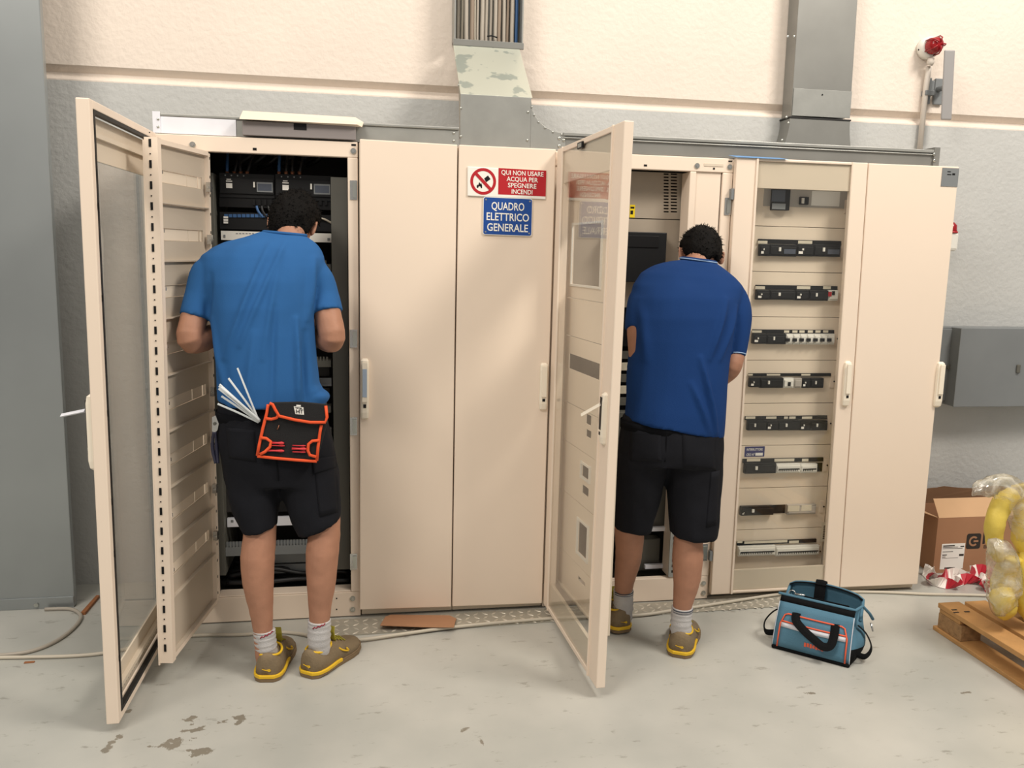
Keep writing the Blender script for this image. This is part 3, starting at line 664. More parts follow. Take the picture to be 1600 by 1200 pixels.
b = MB(); pbox(b, (945, 363, 1032, 440), PY, .002, .07); o = b.build('circuit_breaker', 'black', cabD, bevel=.003); b = MB(); pbox(b, (950, 368, 1029, 386), PY-.07, .0003, .004); b.build('cover', 'black2', o, bevel=.001)
b = MB(); pbox(b, (880, 440, 980, 540), PY+.05, .0, .03); b.build('circuit_breaker', 'black2', cabD, bevel=.003)
for k in range(5):
    b = MB(); pbox(b, (950+0*k, 548+k*18, 1040, 560+k*18), PY+.06, 0, .02); b.build('terminal_strip', 'lab_cream' if k % 2 else 'dgrey', cabD, bevel=.001)
x0, x1, z0, z1 = prect(1073, 275, 1079, 900, .10)
b = MB(); b.box(x0, x1, .10, .14, z0, z1); b.build('dark_rail', 'black2', cabD)
b = MB(); pbox(b, (1064, 285, 1073, 336), PY-.01, 0, .012); b.build('bracket', 'galv', cabD, bevel=.001)
b = MB(); x0, x1, z0, z1 = 1.368, 1.405, .118, .545; b.box(x0, x1, .021, .0255, z0, z1); b.m = 1
for k in range(15): b.box(x0+.013, x1-.013, .0202, .0208, z0+.02+k*.026, z0+.032+k*.026)
b.build('perforated_rail', ['galv', 'black2'], cabD)
for (u0, v0, u1, v1) in ((1016, 752, 1040, 820), (985, 836, 1024, 884), (955, 640, 1040, 735)):
    b = MB(); pbox(b, (u0, v0, u1, v1), .2, 0, .06); b.build('relay_box', 'dgrey', cabD, bevel=.003)
for v0 in (822, 880):
    b = MB(); pbox(b, (1006, v0, 1041, v0+6), .125, 0, .02); b.build('angle_bracket', 'galv_bright', cabD, bevel=.001)

bo0, to0 = at(849, 943, -.002), at(871, 233, -.002)
mD = quad(bo0, at(931.5, 1076, DYF), to0, at(975.5, 188, DYF), V(-1, -.03, 0).normalized())
W_, H_ = mD.W, mD.H
dD = glass_door(cabD, mD, False, .075, .095, .02, .02, 0, -.033, 0)
b = MB(); b.box(.075, W_-.095, -.006, -.002, .02, H_-.02, mD); b.build('glass_pane', 'glass', dD)
b = MB(); b.box(.0755, W_-.0955, -.022, -.008, H_-.14, H_-.0205, mD); b.box(.0755, W_-.0955, -.022, -.008, .0205, .12, mD); b.build('inner_border', 'cream_in', dD, bevel=.001)
b = MB(); b.box(W_-.101, W_-.092, -.004, .006, .0, H_, mD); b.box(.070, .078, -.004, .004, 0, H_, mD); b.build('edge_bead', 'cream', dD, bevel=.0015)
p = at(912, 220, -.35); b = MB(); b.box(.285, .345, .0, .006, H_-.035, H_-.012, mD); b.m = 1; b.box(.295, .335, .006, .007, H_-.031, H_-.016, mD); b.build('catch_plate', ['black2', 'galv'], dD)
zl = lambda v: at(945, v, -.70).z-mD(W_, 0, 0).z
handle(dD, mD, W_-.042, zl(692), zl(610), None, at(909, 648, -.66))
# its swing frame, close behind the glass
mT = quad(V(.842, .02, .13), V(.902, -.545, .13), V(.842, .02, 1.88), V(.902, -.545, 1.88), V(-1, -.1, 0).normalized())
W_, H_ = mT.W, mT.H
def onT(u, v):                          # photo point on that frame -> (u, v)
    n = V(-1, -.1, 0).normalized(); o0 = mT(0, 0, 0); d = ray(u, v); p = CP+d*((o0-CP).dot(n)/d.dot(n)); e = (mT(W_, 0, 0)-o0).normalized()
    return (p-o0).dot(e), p.z-o0.z
def hT(x0, y0, x1, y1):
    a, c = onT(x0, (y0+y1)/2), onT(x1, (y0+y1)/2); p, q = onT((x0+x1)/2, y0), onT((x0+x1)/2, y1)
    return (a[0], c[0], q[1], p[1])
HT = [hT(891, 350, 935, 446), hT(885, 560, 932, 585), hT(911, 648, 919, 664), hT(911, 672, 919, 684), hT(905, 728, 917, 748), hT(905, 760, 915, 774), hT(899, 818, 914, 870), hT(898, 905, 910, 912)]
b = MB(); b.box(0, .02, -.03, 0, 0, H_, mT); b.box(W_-.03, W_, -.03, 0, 0, H_, mT); b.box(.02, W_-.03, -.03, 0, 0, .01, mT); b.box(.02, W_-.03, -.03, 0, H_-.01, H_, mT)
swT = b.build('swing_frame', 'cream_in', cabD, bevel=.002)
sm = [onT(905, y)[1] for y in (468, 530, 640, 705, 790, 890)]
vs = [H_-.01]+[s for s in sm if .05 < s < H_-.05]+[.01]
for k in range(len(vs)-1):
    b = MB(); holes_sheet(b, .021, W_-.031, vs[k+1]+.0015, vs[k]-.0015, -.014, -.010, HT, mT); b.build('blank_plate', 'cream_blank', swT)
for h in (HT[0], HT[4], HT[6]):
    b = MB()
    for (a, c, e, f) in ((h[0]-.01, h[0], h[2]-.01, h[3]+.01), (h[1], h[1]+.01, h[2]-.01, h[3]+.01), (h[0], h[1], h[3], h[3]+.008), (h[0], h[1], h[2]-.008, h[2])): b.box(a, c, -.010, -.004, e, f, mT)
    b.build('cutout_frame', 'white_pl', swT)

# ---- glass-fronted closed cabinet with rows of breakers
cabE = thing('electrical_cabinet', 'cream cabinet with a closed glass door showing nine rows of breakers', 'electrical cabinet', (1.87, .25, 0))
shell(cabE, 1.575, 2.186, back='cream_in', side='cream_in')
mE = quad(at(1111, 929.5, 0), at(1311.5, 918, 0), at(1151.5, 245.5, 0), at(1356.5, 254.5, 0), NF)
W_, H_ = mE.W, mE.H
b = MB(); b.box(0, .10, -.03, 0, 0, H_, mE); b.box(W_-.075, W_, -.03, 0, 0, H_, mE); b.box(.10, W_-.075, -.03, -.002, 0, .012, mE); b.box(.10, W_-.075, -.03, -.002, H_-.012, H_, mE)
dE = b.build('door', 'cream', cabE, bevel=.003)
b = MB(); b.box(.10, W_-.075, -.010, -.006, .012, H_-.012, mE); b.build('glass_pane', 'glass', dE)
b = MB(); b.box(.1005, W_-.0755, -.024, -.0105, H_-.122, H_-.0125, mE); b.box(.1005, W_-.0755, -.024, -.0105, .0125, .108, mE); b.build('inner_border', 'cream_in', dE, bevel=.001)
b = MB(); b.box(.092, .102, -.004, .006, 0, H_, mE); b.box(W_-.078, W_-.074, -.008, .001, 0, H_, mE); b.build('edge_bead', 'cream', dE, bevel=.0015)
(u, va), (_, vb) = uv(mE, 1333, 636), uv(mE, 1333, 565); handle(dE, mE, W_-.036, va, vb, None)
for vv in (.16, 1.76): b = MB(); b.box(-.014, -.002, -.03, -.004, vv, vv+.045, mE); b.build('hinge', 'mgrey', dE)
EY = .10
seams = [(1253, 286), (1252, 355), (1247, 425.5), (1242, 495.5), (1237, 563), (1234, 630), (1227, 695.5), (1222, 761.5), (1218, 826), (1214, 902)]
zs = [at(u, v, EY).z for u, v in seams]
px0 = 1.605; px1 = at(1326, 357, EY).x
E_rows = []
for k in range(9):
    b = MB(); z1, z0 = zs[k]-.0012, zs[k+1]+.0012; b.box(px0, px1, EY, EY+.006, z0, z1); pl = b.build('blank_plate', 'cream_blank', cabE, bevel=.001)
    b = MB(); zc = (z0+z1)/2; b.box(px1-.030, px1-.012, EY-.004, EY-.0003, zc-.028, zc+.03); b.m = 1; b.cyl((px1-.012, EY-.004, zc+.002), (0, -.002, 0), .004, 8); b.build('plate_tab', ['cream', 'black2'], pl)
b = MB(); b.box(px1+.004, px1+.03, EY-.02, EY+.01, .10, 1.90); b.build('swing_frame', 'cream_in', cabE, bevel=.001)
def lab_strip(r, labs):
    b = MB(); pbox(b, r, EY, .0003, .008); o = b.build('label_strip', 'black', cabE)
    for (a, c) in labs:
        b = MB(); pbox(b, (a, r[1]+1.2, c, r[3]-.6), EY-.008, .0003, .001); b.build('label', 'lab_cream', o)
br = lambda r, **k: breaker(cabE, r, EY, **k)
# top row
b = MB(); pbox(b, (1193, 292, 1324, 324), EY, .0003, .001); b.build('recess_strip', 'winegrey', cabE); b = MB(); pbox(b, (1268, 299, 1312, 322), EY-.001, .0003, .001); b.build('paper_label', 'white_lab', cabE)
b = MB(); pbox(b, (1203.5, 294, 1229.5, 329), EY, .0012, .03); o = b.build('earth_fault_relay', 'black', cabE, bevel=.002); b = MB(); pbox(b, (1206, 318, 1227, 327), EY-.03, .0003, .002); b.build('keypad', 'mgrey', o); b = MB(); pbox(b, (1206, 297, 1227, 315), EY-.03, .0003, .001); b.build('display', 'screen', o)
b = MB(); pbox(b, (1248, 308, 1261, 320), EY, .0012, .016); o = b.build('selector_switch', 'black', cabE, bevel=.001); b = MB(); pbox(b, (1252, 309.5, 1255.5, 318), EY-.016, .0003, .008); b.build('toggle', 'white_pl', o)
# rows of breakers
lab_strip((1184, 375, 1313, 381.5), ((1184, 1199), (1247, 1269)))
br((1184, 382, 1199, 400)); br((1199.3, 382, 1241, 400.5), white=False, win=True); br((1241.5, 382, 1267, 400.5)); br((1267.5, 382.5, 1309, 401), white=False, win=True)
lab_strip((1180, 446, 1307, 452.5), ((1180, 1195), (1245, 1266), (1286, 1298)))
br((1179, 453, 1199, 468)); br((1199.5, 453, 1239, 468), white=False); br((1239.5, 453, 1260, 469)); br((1260.5, 453.5, 1290, 469.5), white=False)
o = br((1290.5, 453, 1305.5, 469.5), mat_='white_pl', white=False, toggle=False); b = MB(); pbox(b, (1294, 456, 1299, 463), EY-.028, .0003, .003); b.build('test_button', 'red', o); b = MB(); pbox(b, (1300, 455, 1304, 461), EY-.028, .0003, .003); b.build('toggle', 'black2', o)
lab_strip((1175, 515, 1302, 520.5), ((1175, 1190), (1225, 1233), (1238, 1246), (1249, 1257), (1262, 1270), (1274, 1282), (1286, 1294)))
br((1173.5, 521, 1194, 536.5)); br((1194.5, 521, 1224, 537), white=False)
for k in range(7):
    u0 = 1225+k*10.8; o = br((u0, 521, u0+10.3, 537.5), mat_='white_pl', white=False, toggle=False); b = MB(); pbox(b, (u0+2.2, 528.5, u0+8, 533.5), EY-.028, .0003, .009); b.build('toggle', 'black2', o)
lab_strip((1169, 583, 1297, 587.5), ((1169, 1176), (1198, 1219), (1252, 1266)))
br((1168.5, 589.5, 1184, 604)); br((1184.3, 589.5, 1220, 605), white=False); o = br((1220.5, 589.5, 1236.5, 605), mat_='white_pl', white=False, toggle=False); b = MB(); pbox(b, (1231, 597, 1235, 603), EY-.028, .0003, .004); b.build('toggle', 'black2', o); br((1237, 590, 1249, 605), mat_='winegrey', white=False, toggle=False); br((1249.5, 590, 1262, 605)); br((1262.4, 590, 1283, 605), white=False)
lab_strip((1163.5, 649.5, 1291, 655), ((1165, 1180), (1197, 1213), (1225, 1231), (1233, 1243), (1253, 1269)))
br((1165.5, 656, 1194, 671), white=False); br((1194.4, 656, 1212, 671)); br((1212.4, 656, 1246, 671), white=False); br((1246.4, 656, 1262, 671)); br((1262.4, 656, 1289, 671), white=False)
b = MB(); pbox(b, (1163.5, 697.5, 1194.5, 713.5), EY, .0003, .001); o = b.build('blue_label', 'bluelab', cabE); b = MB(); p = at(1179, 704, EY-.001); q = at(1175, 712, EY-.001)
b.text('INTERRUTTORE', (p.x, EY-.001, p.z), (1, 0, 0), (0, 0, 1), .011, .078, .01); b.text('CR2 N°', (q.x-.008, EY-.001, q.z), (1, 0, 0), (0, 0, 1), .011, .040, .01); b.box(q.x+.016, q.x+.052, EY-.0018, EY-.0012, q.z, q.z+.013); b.build('lettering', 'white_lab', o)
lab_strip((1160, 715.5, 1285, 721.5), ((1167, 1188), (1210, 1241), (1253, 1263)))
br((1161, 722, 1209, 738), white=False)
def term(r):
    o = br(r, mat_='white_pl', white=False, toggle=False); x0, x1, z0, z1 = prect(*r, EY); b = MB(); h = z1-z0
    b.box(x0+.008, x1-.008, EY-.030, EY-.0283, z0+h*.40, z0+h*.52)
    for k in range(int((x1-x0-.02)/.009)): b.box(x0+.009+k*.009, x0+.012+k*.009, EY-.030, EY-.0283, z0+h*.25, z0+h*.40)
    b.build('toggle_row', 'black2', o)
term((1209.5, 723, 1247, 737)); term((1247.5, 723, 1273, 737)); b = MB(); pbox(b, (1273.5, 723, 1284, 736.5), EY, .0003, .004); b.build('gap_cover', 'black2', cabE)
br((1155, 789, 1205.5, 803), white=False); br((1155.5, 795, 1164, 802), white=True, mat_='black2')
b = MB(); pbox(b, (1206, 788.5, 1226, 801.5), EY, .0003, .004); b.build('gap_cover', 'black2', cabE)
o = br((1227, 786.5, 1271, 801.5), mat_='winegrey', white=False, toggle=False); b = MB(); pbox(b, (1231, 790, 1249, 799), EY-.028, .0003, .001); pbox(b, (1252, 789, 1268, 798), EY-.028, .0003, .001); b.build('display', 'lab_cream', o)
lab_strip((1151, 843.5, 1274, 849), ((1152, 1160), (1163, 1230), (1233, 1248)))
term((1150.5, 851, 1208, 866)); term((1209, 850.5, 1276, 865.5))
b = MB(); pbox(b, (1283, 816, 1290, 846), EY-.02, .0003, .001); o = b.build('rating_sticker', 'lab_cream', cabE); b = MB(); p = at(1288.5, 831, EY-.0212); 
for k in range(8): b.box(p.x-.007, p.x+.004, p.y-.0006, p.y, p.z-.034+.0085*k, p.z-.029+.0085*k)
b.build('lettering', 'black2', o)
b = MB(); p, q = at(1152, 242, -.01), at(1232, 246, -.01); b.prism([(p.x, -.008, 1.9645), (q.x, -.008, 1.9648), (q.x-.02, .02, 1.972), (p.x-.02, .03, 1.975)], (0, .001, .001)); tag(b.build('plastic_film', 'film'), 'strip of blue plastic film on top of the glass-fronted cabinet', 'film')

# chequer plate strip on the floor
t = thing('tread_plate', 'long strip of chequered metal tread plate lying on the floor before the cabinets', 'tread plate', (.9, -.1, 0))
px, pxe, py0, py1 = -.155, 1.97, -.158, -.002
b = MB(); b.prism([(px, py0, .0005), (pxe, py0+.07, .0005), (pxe, py1+.02, .0005), (px, py1, .0005)], (0, 0, .004)); b.build('plate', 'alu', t)
b = MB(); i = 0; x = px+.02
while x < pxe-.015:
    off = .07*(x-px)/(pxe-px)*.75
    for j in range(4):
        y = py0+.018+j*.039+off*(1-j*.24)
        if y > py1+.008: continue
        sg = 1 if (i+j) % 2 else -1; e = V(.7, .7*sg, 0)*.018; n_ = V(-.7*sg, .7, 0)*.0062
        c = V(x, y, .0045); b.add([c-e, c-n_*1.0, c+e, c+n_, c-e*.7+V(0, 0, .0018), c-n_*.5+V(0, 0, .0018), c+e*.7+V(0, 0, .0018), c+n_*.5+V(0, 0, .0018)], [(4, 5, 6, 7), (0, 1, 5, 4), (1, 2, 6, 5), (2, 3, 7, 6), (3, 0, 4, 7)])
    x += .039; i += 1
b.build('raised_bars', 'alu2', t)

# ================================================================ THINGS ON THE WALL, RIGHT
def strobe(root_label, cbase, r, ln, grp=None):
    t = thing('strobe_light', root_label, 'warning light', cbase-V(0, 0, r))
    b = MB(); b.tube([cbase+V(0, 0, 0), cbase+V(0, -ln*.15, 0), cbase+V(0, -ln*.42, .002), cbase+V(0, -ln*.46, .002)], [r*.97, r, r*.96, r*.8], 24); b.m = 1; b.cyl(cbase+V(-r*.9, -ln*.2, -.01), (-.006, 0, 0), .004, 8); b.build('base', ['white_pl', 'black2'], t, True)
    b = MB(); c = cbase+V(0, -ln*.46, .002); b.tube([c, c+V(0, -ln*.1, 0), c+V(0, -ln*.4, 0), c+V(0, -ln*.5, 0), c+V(0, -ln*.54, 0)], [r*.74, r*.76, r*.66, r*.45, r*.1], 24); l = b.build('lens', 'strobe_red', t, True)
    for k in range(5):
        a = 2*math.pi*k/5; d = V(math.cos(a), 0, math.sin(a))
        b = MB(); b.tube([c+d*r*.82, c+d*r*.84+V(0, -ln*.35, 0), c+d*r*.6+V(0, -ln*.56, 0), c+d*r*.2+V(0, -ln*.6, 0)], .0035, 6); b.build('cage_bar', 'strobe_red', t, True)
    return t
c = at(1446, 77, WY-.002); st = strobe('red lensed warning light on the white wall above the right end of the trunking', c, .052, .105)
b = MB(); b.tube([c+V(0, -.05, -.053), c+V(0, -.05, -.07), c+V(0, -.045, -.085)], [.014, .018, .014], 12); b.build('cable_gland', 'pipe', st, True)
b = MB(); x = c.x+.012; b.tube([(x, WY-.025, c.z-.085), (x-.002, WY-.02, 2.40), (x-.004, WY-.018, 2.056)], .0135, 14); tag(b.build('conduit_pipe', 'pipe', None, True), 'pale grey conduit pipe running down from the warning light to the trunking', 'conduit')
b = MB(); p = at(1446, 147, WY); b.box(p.x-.024, p.x+.024, WY-.038, WY, p.z-.012, p.z+.012); tag(b.build('pipe_clip', 'mgrey', None, bevel=.003), 'grey clip holding the conduit pipe to the wall', 'clip')
t = thing('antenna_panel', 'narrow upright grey panel held off the wall by a short bracket arm', 'wall panel', at(1463, 148, WY-.01))
p = at(1458, 141, WY-.001); b = MB(); b.box(p.x-.045, p.x-.02, WY-.016, WY-.001, p.z-.07, p.z+.055); b.box(p.x+.0, p.x+.048, WY-.016, WY-.001, p.z-.07, p.z+.055); b.box(p.x-.02, p.x, WY-.012, WY-.001, p.z-.02, p.z+.045); b.build('wall_bracket', 'mgrey', t, bevel=.004)
q = at(1480, 133, .40); b = MB(); b.tube([p+V(.012, -.016, .0), p+V(.022, -.04, .004), q+V(.004, .006, 0)], .013, 12); b.build('arm', 'mgrey', t, True)
q0, q1 = at(1484.5, 78, .39), at(1479, 187, .39)
b = MB(); w = .025; b.prism([V(q1.x-w, .395, q1.z), V(q1.x+w, .385, q1.z), V(q0.x+w, .385, q0.z), V(q0.x-w, .395, q0.z)], (.002, .010, 0)); b.build('panel', 'blade_grey', t, bevel=.006)
c = at(1487, 372, WY-.002); t2 = thing('siren', 'small white siren with red dome, half hidden behind the right end cabinet', 'siren', c)
p0, p1 = at(1480, 392, .47), at(1499, 363, .47)
b = MB(); b.box(p0.x-.03, p1.x, .465, WY-.001, p0.z, p1.z); b.build('siren_body', 'white_pl', t2, bevel=.014)
b = MB(); q = (p1.x+p0.x-.03)/2+.012; b.tube([(q, .492, p1.z), (q, .492, p1.z+.012), (q, .492, p1.z+.035), (q, .492, p1.z+.05)], [.03, .0275, .026, .012], 18); b.m = 1; b.cyl((q, .492, p1.z-.004), (0, 0, .008), .033, 18); b.build('dome', ['strobe_red', 'red'], t2, True)

t = thing('wall_enclosure', 'grey steel wall box with a lock, running out of the right edge of the photo', 'wall box', (3.3, .45, .8))
a = at(1503, 513, .38); e = at(1496, 635.5, .38)
b = MB(); b.box(a.x, 3.75, .385, WY-.001, e.z, a.z); b.build('box_body', 'mgrey', t, bevel=.003)
b = MB(); b.box(a.x-.004, 3.752, .378, .3845, e.z-.002, a.z+.002); d = b.build('lid', 'mgrey', t, bevel=.003)
b = MB(); c = at(1590, 576, .378); b.box(c.x-.010, c.x+.010, .368, .3775, c.z-.022, c.z+.022); b.build('lock', 'dgrey', d, bevel=.004)
t = thing('wall_enclosure', 'grey steel wall box between the right end cabinet and the larger wall box', 'wall box', (2.9, .48, .8))
b = MB(); b.box(2.80, at(1483, 570, .455).x, .455, WY-.001, e.z+.005, a.z-.0); b.build('box_body', 'mgrey', t, bevel=.003)
b = MB(); x = at(1483, 570, .455).x; b.box(2.80, x+.002, .448, .4545, e.z+.02, a.z-.01); b.build('lid', 'mgrey', t, bevel=.002)
b = MB(); b.cyl((x-.01, .4475, at(1470, 573, .45).z), (0, -.012, 0), .012, 14); b.build('knob', 'dgrey', t)

# ================================================================ CARDBOARD BOX, TAPE, PALLET, YELLOW ROLLS
BY = .20
f0, f1 = fl(1455, 894), at(1459.5, 810, BY); bx0 = f0.x-.004; bx1 = bx0+.60; bz = f1.z; bd = .245
t = thing('cardboard_box', 'open cardboard box with a printed logo, standing on the floor beside the right end cabinet', 'box', (bx0+.3, .32, 0))
b = MB(); b.box(bx0, bx1, BY, BY+.005, .001, bz); b.box(bx0, bx1, BY+bd, BY+bd+.005, .001, bz); b.box(bx0, bx0+.005, BY+.0055, BY+bd-.0005, .001, bz); b.box(bx1-.005, bx1, BY+.0055, BY+bd-.0005, .001, bz); b.box(bx0+.006, bx1-.006, BY+.006, BY+bd-.001, .001, .006); b.build('box_walls', 'card', t)
b = MB(); top = at(1500, 778, BY+.06).z; b.prism([(bx0+.004, BY, bz+.001), (bx1-.004, BY, bz+.001), (bx1-.004, BY+.055, top), (bx0+.004, BY+.055, top)], (0, .004, .001)); b.build('front_flap', 'card_in', t)
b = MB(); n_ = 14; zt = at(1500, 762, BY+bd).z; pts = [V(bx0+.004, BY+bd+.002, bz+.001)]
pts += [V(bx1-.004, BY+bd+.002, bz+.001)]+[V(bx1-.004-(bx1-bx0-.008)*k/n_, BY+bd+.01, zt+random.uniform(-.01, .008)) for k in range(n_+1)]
b.prism(pts, (0, .004, 0)); b.build('torn_back_flap', 'card_shaded', t)
b = MB(); b.prism([(bx0, BY+.01, bz), (bx0, BY+bd, bz), (bx0-.06, BY+bd-.01, bz+.02), (bx0-.06, BY+.03, bz+.02)], (0, 0, .004)); b.build('side_flap', 'card_in', t)
b = MB(); p, q = at(1472, 850, BY), at(1503, 895, BY); b.box(p.x, q.x, BY-.0012, BY-.0002, .02, p.z); b.m = 1
zz = p.z
for (a, c, y0, y1) in ((.05, .55, .06, .10), (.05, .7, .13, .15), (.05, .9, .18, .20), (.05, .5, .30, .32), (.05, .25, .42, .45), (.05, .2, .5, .52), (.78, .98, .42, .50), (.80, .96, .1, .14), (.2, .65, .93, .99), (.05, .75, .56, .57)):
    w_ = q.x-p.x; h_ = zz-.02; b.box(p.x+a*w_, p.x+c*w_, BY-.0017, BY-.0012, zz-y1*h_, zz-y0*h_)
b.build('shipping_label', ['white_lab', 'card_dk'], t)
b = MB(); p, q = at(1511, 834, BY), at(1531, 857, BY); cx, cz = (p.x+q.x)/2, (p.z+q.z)/2; s_ = (p.z-q.z)/2
b.prism(rrect(cx-s_, cx+s_, cz-s_, cz+s_, s_*.3, BY-.0008, 0), (0, .0006, 0)); b.m = 1
rg = []
for k in range(19):
    a_ = R(45+270*k/18); d = V(math.cos(a_), 0, math.sin(a_)); c = V(cx, BY-.0014, cz); rg.append([c+d*s_*.42, c+d*s_*.66, c+d*s_*.66+V(0, .0004, 0), c+d*s_*.42+V(0, .0004, 0)])
b.loft(rg); b.box(cx, cx+s_*.66, BY-.0014, BY-.001, cz-s_*.12, cz+s_*.12); b.m = 0
b.text('I', (cx+s_*1.45, BY, cz-s_*.35), (1, 0, 0), (0, 0, 1), s_*1.35, s_*.32, .03); b.text('Ele', (cx+s_*1.85, BY, cz-s_*.98), (1, 0, 0), (0, 0, 1), s_*.42, None, .02)
b.build('printed_logo', ['card_dk', 'card'], t)

t = thing('barrier_tape', 'crumpled red and white striped barrier tape lying in front of the cardboard box', 'tape', (3.0, .1, 0))
def ribbon(pts, wd, k=8):
    P = smooth_path(pts, k); b = MB(); L_ = 0; vs = []
    for i, p in enumerate(P):
        tdir = (P[min(i+1, len(P)-1)]-P[max(i-1, 0)]).normalized(); s_ = (V(0, 0, 1)-tdir*tdir.z).normalized(); n_ = tdir.cross(s_)
        a_ = .9*math.sin(i*.55+len(P)); d = s_*math.cos(a_)+n_*math.sin(a_); d.z = abs(d.z)
        vs.append((p, p+d*wd))
    for i in range(len(P)-1):
        L_ += (P[i+1]-P[i]).length; b.m = int(L_/.065) % 2
        w0, w1 = vs[i], vs[i+1]; sk = (P[i+1]-P[i])*1.0
        b.add([w0[0], w1[0], w1[1]+sk, w0[1]+sk], [(0, 1, 2, 3)])
    o = b.build('tape_strip', ['tapewhite', 'tapered'], t, norm=False); s = o.modifiers.new('s', 'SOLIDIFY'); s.thickness = .0008
g = lambda u, v, z=.003: fl(u, v, z)
ribbon([g(1441, 899), g(1462, 905), g(1490, 907), g(1520, 903), g(1545, 900), g(1575, 904)], .062)
ribbon([g(1441, 898), g(1456, 913), g(1480, 920), g(1498, 917), g(1520, 910), g(1548, 913)], .052)
ribbon([g(1495, 904), g(1512, 912), g(1530, 911), g(1541, 923), g(1547, 932)], .042)
ribbon([g(1532, 903), g(1537, 915), g(1543, 931)], .034)

PX, PYf = 2.412, -.396
t = thing('wooden_pallet', 'wooden pallet on the floor at the right edge of the photo, carrying yellow wrapped rolls', 'pallet', (2.8, -1.0, 0))
M['wood'] = mat('pallet_wood', (180, 136, 84), .75, var=.14, vscale=9, bump=.25, bscale=40); M['wood2'] = mat('pallet_block', (150, 116, 78), .85, var=.2, vscale=45, bump=.4, bscale=90)
def board(x0, x1, y0, y1, z0, z1, nm='board', mt='wood'):
    b = MB(); b.box(x0, x1, y0, y1, z0, z1); b.build(nm, mt, t, bevel=.0025)
PL = 1.2; ht = .125
for k, (xx, ww) in enumerate(((0, .10), (.125, .10), (.35, .10), (.5, .12), (.70, .10))): board(PX+xx, PX+xx+ww, PYf-PL, PYf+random.uniform(-.003, .003), ht-.021, ht, 'deck_board')
for yy in (PYf-.10, PYf-.65, PYf-PL): board(PX+.006, PX+.80, yy-.03 if yy == PYf-.10 else yy, yy+.0945, ht-.0405, ht-.0213, 'cross_board')
for xx in (0, .33, .70):
    for yy in (PYf-.145, PYf-.67, PYf-PL+.0): board(PX+xx+.004, PX+xx+.098, yy, yy+.14, .0185, ht-.041, 'block', 'wood2')
    board(PX+xx-.004, PX+xx+.102, PYf-PL, PYf+.012, .0, .018, 'runner')
b = MB(); p = fl(1495, 950, ht); 
for (u, v) in ((1491, 953), (1494, 957), (1511, 956)): 
    c = fl(u, v, ht+.0001); b.box(c.x-.012, c.x+.012, c.y-.004, c.y+.004, ht+.0001, ht+.0012)
b.build('knot_mark', 'card_dk', t)

Yy = -.62
t = thing('wrapped_rolls', 'yellow rolls wrapped in clear plastic on the wooden pallet at the right edge', 'wrapped rolls', fl(1600, 960, ht))
def blob(nm, path, rad, mt, amp, fq, flat=1, n=22):
    b = MB(); b.tube(smooth_path(path, 5), [r_ for r_ in smooth_r(rad, 5)], n, flat); 
    vv = []
    for v in b.v:
        d = noise.noise_vector(v*fq)*amp+noise.noise_vector(v*fq*2.7)*amp*.5; vv.append(v+d)
    b.v = [V(v.x, v.y, max(v.z, ht+.002)) for v in vv]
    return b.build(nm, mt, t, True)
def smooth_r(r, k):
    out = []
    for i in range(len(r)-1):
        for j in range(k): out.append(r[i]+(r[i+1]-r[i])*j/k)
    return out+[r[-1]]
P_ = lambda u, v, d=0: at(u, v, Yy+d)
blob('yellow_roll', [P_(1583, 772, .03), P_(1566, 786, .02), P_(1556, 812), P_(1553, 845), P_(1560, 875)], [.03, .04, .035, .032, .02], 'yelbag', .006, 16)
blob('yellow_roll', [P_(1600, 757, .06), P_(1606, 790, .04), P_(1610, 840, .0), P_(1622, 880, 0)], [.045, .055, .065, .05], 'yelbag', .01, 14)
blob('yellow_roll', [P_(1580, 868, 0), P_(1576, 892, .01), P_(1572, 920, .01), P_(1570, 940)], [.04, .05, .055, .03], 'yelbag', .010, 12)
blob('yellow_roll', [P_(1577, 922, -.03), P_(1568, 935, -.05), P_(1569, 951, -.05), P_(1572, 963, -.04)], [.02, .048, .042, .015], 'yelbag', .008, 18)
blob('yellow_roll', [P_(1615, 860, -.02), P_(1609, 905, -.04), P_(1608, 940, -.05), P_(1608, 968, -.04)], [.04, .06, .055, .02], 'yelbag', .010, 12)
blob('yellow_roll', [P_(1670, 790, .05), P_(1660, 860, .02), P_(1665, 955, 0)], [.06, .10, .08], 'yelbag', .012, 12)
blob('clear_wrap', [P_(1516, 772, -.02), P_(1532, 764, -.02), P_(1556, 758, 0), P_(1580, 768), P_(1596, 800), P_(1604, 840)], [.006, .024, .042, .055, .05, .04], 'wrap', .016, 22, 1, 30)
blob('clear_wrap', [P_(1552, 845, -.05), P_(1565, 872, -.06), P_(1570, 900, -.06), P_(1567, 926, -.06), P_(1568, 958, -.06)], [.02, .055, .06, .06, .03], 'wrap', .016, 22, 1, 28)

